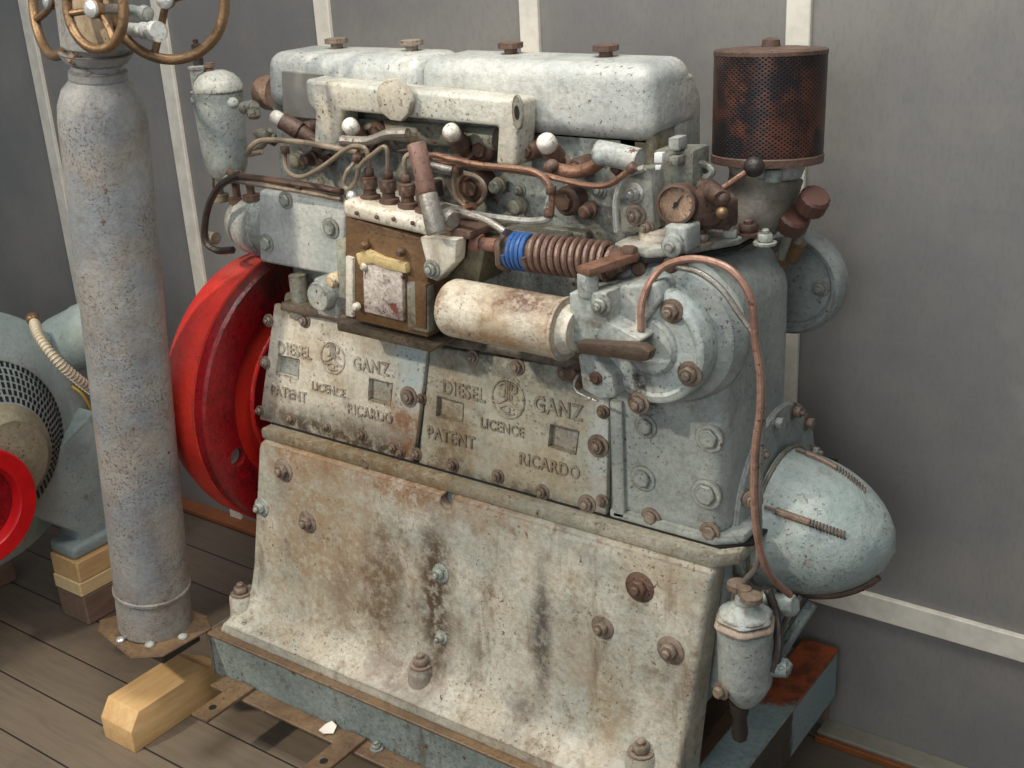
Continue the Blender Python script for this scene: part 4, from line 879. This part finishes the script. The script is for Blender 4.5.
# bracket from engine to the filter and exhaust stub behind
bm = NB(); tube(bm, [F(256, 138, y=1.75), F(262, 135, y=1.76), F(276, 140, y=1.77)], .014, 12, 4); link('filter_bracket', bm, P_DARK, EN)
bm = NB(); p = F(262, 92, y=1.85); lathe(bm, p + V((.05, 0, 0)), V((-1, 0, 0)), [(0, .038), (.03, .038), (.05, .032), (.06, .015), (.061, 0)], 28); link('end_cap', bm, P_RIM, EN)
bm = NB(); tube(bm, [F(250, 150, y=1.72), F(262, 145, y=1.72), F(270, 130, y=1.72)], .008, 10, 4); link('filter_bracket', bm, P_DARK, EN)

# ------------------------------------------------------------- flywheel
fw = V((-1.955, CY - .01, .612)); RFW = .330
bm = NB(); lathe(bm, fw, V((-1, 0, 0)), [(.012, 0), (.012, .10), (.030, .12), (.035, .225), (.004, .240), (0, .248), (0, RFW - .006), (.006, RFW), (.03, RFW), (.034, RFW), (.10, RFW*.985), (.15, RFW*.93), (.19, RFW*.80), (.19, 0)], 96); FWH = link('flywheel', bm, P_REDDARK, EN, smooth=30)
bm = NB(); lathe(bm, fw + V((-.032, 0, 0)), V((-1, 0, 0)), [(0, RFW*1.002), (.001, RFW + .004), (.07, RFW*.99 + .004), (.12, RFW*.935 + .004), (.16, RFW*.81), (.16, .2)], 96)
link('flywheel_guard', bm, painted('bright_red_guard_paint', '#d8281c', '#e03a2a', '#5d3a32', '#6a4a42', g=.15, r=.12, rough=.45, streak=.1, stains_shade=[blob(-2.06, 1.0, .2, .10, '#77605a', .8, .02, off=4)]), FWH)
bm = NB(); torus(bm, fw + V((.002, 0, 0)), XF, .195, .006, 64, 8); link('hub_ring', bm, P_RED, FWH)
M_HOLE = plain('pale_wall_seen_in_hole', '#a8a298', .7)
for (u, v, r) in ((238, 457, .021),):
    p = F(u, v, x=-1.955); c2 = NB(); cyl(c2, (-1.90, p.y, p.z), (-2.02, p.y, p.z), r, seg=24); cut(FWH, c2)
    bm = NB(); lathe(bm, (-1.975, p.y, p.z), XF, [(-.01, r*1.0), (.0, r*1.0)], 24); link('hole_plug', bm, M_HOLE, FWH)
bm = NB(); cyl(bm, (-1.96, CY, CZ), (-1.89, CY, CZ), .10, seg=32); link('crank_boss', bm, P_REDDARK, FWH)

# ---------------------------------------------------------------- air bottle on the left
cb_ = V((-2.145, 1.43, .1255)); ct = V((-2.003, 1.43, 1.345)); cax = (ct - cb_).normalized(); CL_ = (ct - cb_).length
AB = thing('air_bottle', cb_, 'tall rust-flecked grey air bottle with brass handwheels on top, standing at the frame corner', 'gas cylinder')
# the octagonal plate
bm = NB(); oct_px = [(97, 630), (131, 658), (163, 656), (212, 628), (207, 616), (178, 603), (150, 604), (100, 620)]
def plate_pt(u, v): return F(u, v, z=.124)
pts = [plate_pt(*q) for q in oct_px]
prism(bm, pts, (0, 0, -.0035), .001, 1); BP = link('base_plate', bm, P_EDGE, AB)
bm = NB(); box(bm, (-2.17, 1.36, .09), (-2.04, 1.47, .119), .003, 1); link('plate_shadow_bracket', bm, P_BLACK, fr)  # black piece added under the base plate, standing in for the plate's shadow
for (u, v) in ((121, 640), (183, 637), (150, 645)):
    bm = NB(); p = F(u, v, z=.125); dome(bm, p, ZF, .012, .008, 16, 5); link('rivet', bm, P_CHROME if u < 130 else P_BOLT, BP)
RB = .084
def colwob(r, a, t): return r
bm = NB(); lathe(bm, cb_ + cax*.006, cax, [(0, RB*.98), (.0, RB), (.095, RB), (.098, RB+.0035), (.104, RB+.0035), (.107, RB), (CL_*.96, RB*.99), (CL_*.985, RB*.955), (CL_ + .01, RB*.83), (CL_ + .03, RB*.62), (CL_ + .04, RB*.60)], 56); link('bottle_body', bm, P_BOTTLE, AB)
nk = ct + cax * .035
bm = NB(); lathe(bm, nk, cax, [(0, .054), (.016, .054), (.018, .048), (.030, .048), (.032, .056), (.045, .066), (.05, .068)], 40); link('neck_ring', bm, P_BOTTLE, AB)
vh = nk + cax * .048
bm = NB(); lathe(bm, vh + V((.010, 0, 0)), cax, [(0, .05), (.006, .058), (.014, .067), (.20, .069), (.205, .06), (.206, 0)], 10); VH = link('valve_head', bm, P_BOTTLE, AB)
def handwheel(c, ax, R_, r, spokes, rot, mat, stem):
    bm = NB(); ax, u, v = basis(ax); torus(bm, c, ax, R_, r, 56, 12)
    for k in range(spokes):
        a = rot + 2*PI*k/spokes; d = u*math.cos(a) + v*math.sin(a); tube(bm, [c - ax*.004, c + d*R_*.5 - ax*.006, c + d*R_], r*.72, 10, 4)
    lathe(bm, c - ax*.012, ax, [(0, .012), (.004, .016), (.018, .016), (.02, .012)], 20)
    o = link('handwheel', bm, mat, AB)
    b2 = NB(); cyl(b2, c - ax*stem, c - ax*.005, .009, seg=14); link('wheel_stem', b2, P_STEEL, o)
    b3 = NB(); lathe(b3, c + ax*.006, ax, [(0, .015), (.006, .015), (.009, .010), (.010, 0)], 20); link('wheel_nut', b3, P_CHROME, o)
    return o
handwheel(F(95, 9, y=1.33), V((.12, -1, .10)), .067, .0088, 3, 2.2, P_BRASS, .07)
handwheel(F(52, 1, y=1.42), V((-.25, -1, .15)), .100, .0095, 3, .4, P_BRASS, .08)
handwheel(F(166, 0, y=1.46), V((.75, -1, .0)), .103, .0095, 3, 1.2, P_BRASS, .08)
# cream packing behind the front wheel
bm = NB(); p = F(88, 16, y=1.36); box(bm, p + V((-.045, 0, -.055)), p + V((.045, .02, .06)), .01, 3); link('valve_bonnet', bm, painted('buff_worn_bonnet', '#b09a7e', '#bfae94', '#7a6248', '#6b4a38', g=.5, r=.4, streak=0), VH)
# outlets to the right
oc = F(136, 30, y=1.42); bm = NB(); lathe(bm, oc, V((1, -.1, -.02)), [(-.05, .012), (.02, .012), (.022, .015), (.036, .015), (.038, .011), (.052, .011), (.053, .018), (.072, .018), (.074, 0)], 20); link('outlet_union', bm, painted('white_painted_union', '#bfc3bc', '#d3d5ce', g=.2, r=.15, streak=0), AB)
bm = NB(); oc2 = F(140, 12, y=1.44); lathe(bm, oc2, V((1, -.1, -.1)), [(-.03, .010), (.01, .010), (.012, .014), (.026, .012), (.028, 0)], 18); link('outlet_union', bm, P_GREY, AB)
bm = NB(); p = F(78, 54, y=1.38); lathe(bm, p, V((-.7, -.4, -.7)), [(-.03, .010), (.0, .010), (.002, .013), (.02, .012)], 8); link('plug', bm, P_RIM, AB)

# ---------------------------------------------------------------- generator at the left
gx = -2.70
G0 = V((gx - .1, 1.52, .30))
GE = thing('generator', (gx - .1, 1.55, .06), 'grey generator with a slotted fan cover and red pulley ring at the left edge', 'generator')
gC = V((gx, 1.405, .455)); GR = .345
PG = P_GEN
bm = NB(); lathe(bm, gC, V((-1, 0, 0)), [(.0, 0), (.0, .20), (.006, .250), (.030, .29), (.04, GR - .01), (.05, GR), (.09, GR), (.10, GR - .02), (.45, GR - .03), (.46, .2), (.46, 0)], 72); GB_ = link('generator_housing', bm, PG, GE)
# fan cover: shallow cone with the dark of its slots laid on as thin black plates
cone0, cone1 = .125, .222
def cone_pt(r, a, off=0): 
    t = max(0, (cone1 - r) / (cone1 - cone0)); return gC + V((.004 + .085 * (t ** .8) + off, -math.cos(a)*r, math.sin(a)*r))
bm = NB(); lathe(bm, gC, XF, [(0, .23), (.004, cone1)] + [(.004 + .085*((t/8) ** .8), cone1 - (cone1 - cone0)*t/8) for t in range(1, 9)] + [(.089, .03)], 72); FC = link('fan_cover', bm, PG, GE)
bm = NB()
for ri in range(6):
    r = .145 + ri*.0155; na = int(2*PI*r / .0155)
    for k in range(na):
        a = 2*PI*k/na; da = .0042 / r
        q = [cone_pt(r - .0058, a - da, .0008), cone_pt(r - .0058, a + da, .0008), cone_pt(r + .0058, a + da, .0008), cone_pt(r + .0058, a - da, .0008)]
        prism(bm, q, (.0012, 0, 0))
tag(link('vent_slots', bm, M_BLACKGAP, FC), kind='stuff')
# bearing disc and red pulley ring
pc = F(-20, 510, x=gx + .16); bm = NB(); lathe(bm, gC + V((.08, 0, 0)), XF, [(0, .135), (.02, .13), (.05, .10), (.055, .04)], 56); link('bearing_disc', bm, painted('buff_bearing_paint', '#8b8570', '#9c967f', g=.3, r=.1, streak=0), GE)
bm = NB(); RP = 63 / ppm(pc)
lathe(bm, pc + V((-.03, 0, 0)), XF, [(0, RP*.9), (.0, RP), (.03, RP), (.034, RP*.97), (.034, RP*.72), (.028, RP*.69), (.0, RP*.66)], 64); PU = link('pulley_ring', bm, plain('clean_red_paint', '#d0181c', .35), GE)
bm = NB(); lathe(bm, pc + V((-.028, 0, 0)), XF, [(0, RP*.70), (.004, RP*.68), (.004, .03), (.04, .03), (.041, 0)], 48); link('pulley_web', bm, P_REDDARK, PU)
bm = NB(); cyl(bm, pc + V((-.14, 0, 0)), pc + V((-.02, 0, 0)), .03, seg=20); link('pulley_shaft', bm, P_STEEL, PU)
# foot with bolt, on the timber blocks
bm = NB(); fq = F(92, 524, y=1.62)
prism(bm, [(gx - .06, 1.42, .30), (gx - .06, 1.60, .135), (gx - .06, 1.60, .085), (gx - .06, 1.76, .085), (gx - .06, 1.76, .13), (gx - .06, 1.72, .45)], (.09, 0, 0), .008, 2)
link('foot', bm, PG, GE)
bm = NB(); box(bm, (gx - .06, 1.56, .075), (gx + .05, 1.76, .112), .012, 3); FT = link('foot_pad', bm, PG, GE)
p = F(85, 521, z=.112); bolt(FT, V((p.x, p.y, .112)), ZF, .014, .012, P_CHROME)
bolt(GB_, gC + V((-.035, -math.cos(2.5)*.312, math.sin(2.5)*.312)), XF, .014, .008, PG, stud=False)
# terminal cylinder behind
bm = NB(); a, b = F(62, 345, y=1.74), F(125, 322, y=1.80); lathe(bm, a, b - a, [(-.03, .07), (0, .078), (.09, .085), (.095, .088), (.26, .088), (.262, 0)], 40); link('terminal_housing', bm, PG, GE)
# conduit
bm = NB(); cp = [F(34, 322, y=1.56), F(40, 338, y=1.53), F(55, 358, y=1.53), (F(74, 376, y=1.56)), F(95, 392, y=1.62), F(120, 405, y=1.70)]
P_ = smooth_path(cp, 14); T_ = len(P_)
tube(bm, cp, .0115, 12, 10)
for i in range(2, T_ - 2, 2): torus(bm, P_[i], P_[i+1] - P_[i-1], .0115, .0022, 14, 6)
link('conduit', bm, M_CONDUIT, GE)
bm = NB(); sphere(bm, F(33, 319, y=1.565), .017); link('cable_gland', bm, P_BRASS, GE)
bm = NB(); tube(bm, [F(72, 386, y=1.66), F(85, 398, y=1.68), F(100, 430, y=1.72), F(108, 470, y=1.74)], .0035, 6, 6); link('yellow_wire', bm, M_YELLOW, GE)
bm = NB(); p = F(99, 470, y=1.74); sphere(bm, p, .010); link('indicator_lamp', bm, plain('bluish_white_cap', '#cfd6f5', .3), GE)
# timber under the generator foot
gb0 = F(75, 612, z=FL)
blk = [(-.0, .075, M_PINE), ]
zA, zB, zC = FL, -.012, .075
bm = NB(); box(bm, (gx - .06, 1.555, FL), (gx + .06, 1.76, -.030), .004, 1); tag(link('timber_block', bm, M_OLDWOOD), 'brown timber block on the floor under the generator foot, lowest of the stack', 'timber block')
bm = NB(); box(bm, (gx - .06, 1.552, -.030), (gx + .06, 1.76, .012), .003, 1); tag(link('timber_block', bm, M_PINE2), 'pale thin pine board in the middle of the stack under the generator foot', 'timber block')
bm = NB(); box(bm, (gx - .06, 1.556, .012), (gx + .06, 1.76, .075), .004, 1); tag(link('timber_block', bm, M_PINE), 'yellow pine block directly under the generator foot, topmost of the stack', 'timber block')
# far support of the generator, outside the frame
bm = NB(); box(bm, (gx - .50, 1.25, FL), (gx - .34, 1.60, .10), .004, 1); tag(link('timber_block', bm, M_OLDWOOD), 'timber block under the rear of the generator body at the left', 'timber block')

# chamfered block in the foreground
bm = NB(); xb0, xb1 = -2.200, -2.088
prism(bm, [(xb0, 1.276, FL), (xb0, 1.276, -.062), (xb0, 1.305, -.022), (xb0, 1.505, -.022), (xb0, 1.585, -.075), (xb0, 1.585, FL)], (xb1 - xb0, 0, 0), .0025, 2)
tag(link('wooden_chock', bm, M_PINE), 'light pine block with chamfered ends on the floor in front of the frame corner', 'wooden block')
# scrap of paper on the lower flange
p = F(328, 729, z=.012); bm = NB()
pts = [V((p.x + dx, 1.460 + dy, .0085 + dz)) for dx, dy, dz in ((-.016, -.012, 0), (.004, -.018, .004), (.020, -.004, .002), (.016, .012, .010), (-.002, .016, .012), (-.014, .006, .005))]
prism(bm, pts, (0, 0, .002)); tag(link('paper_scrap', bm, M_PAPER), 'small crumpled white scrap lying on the rusty lower flange of the frame', 'scrap')
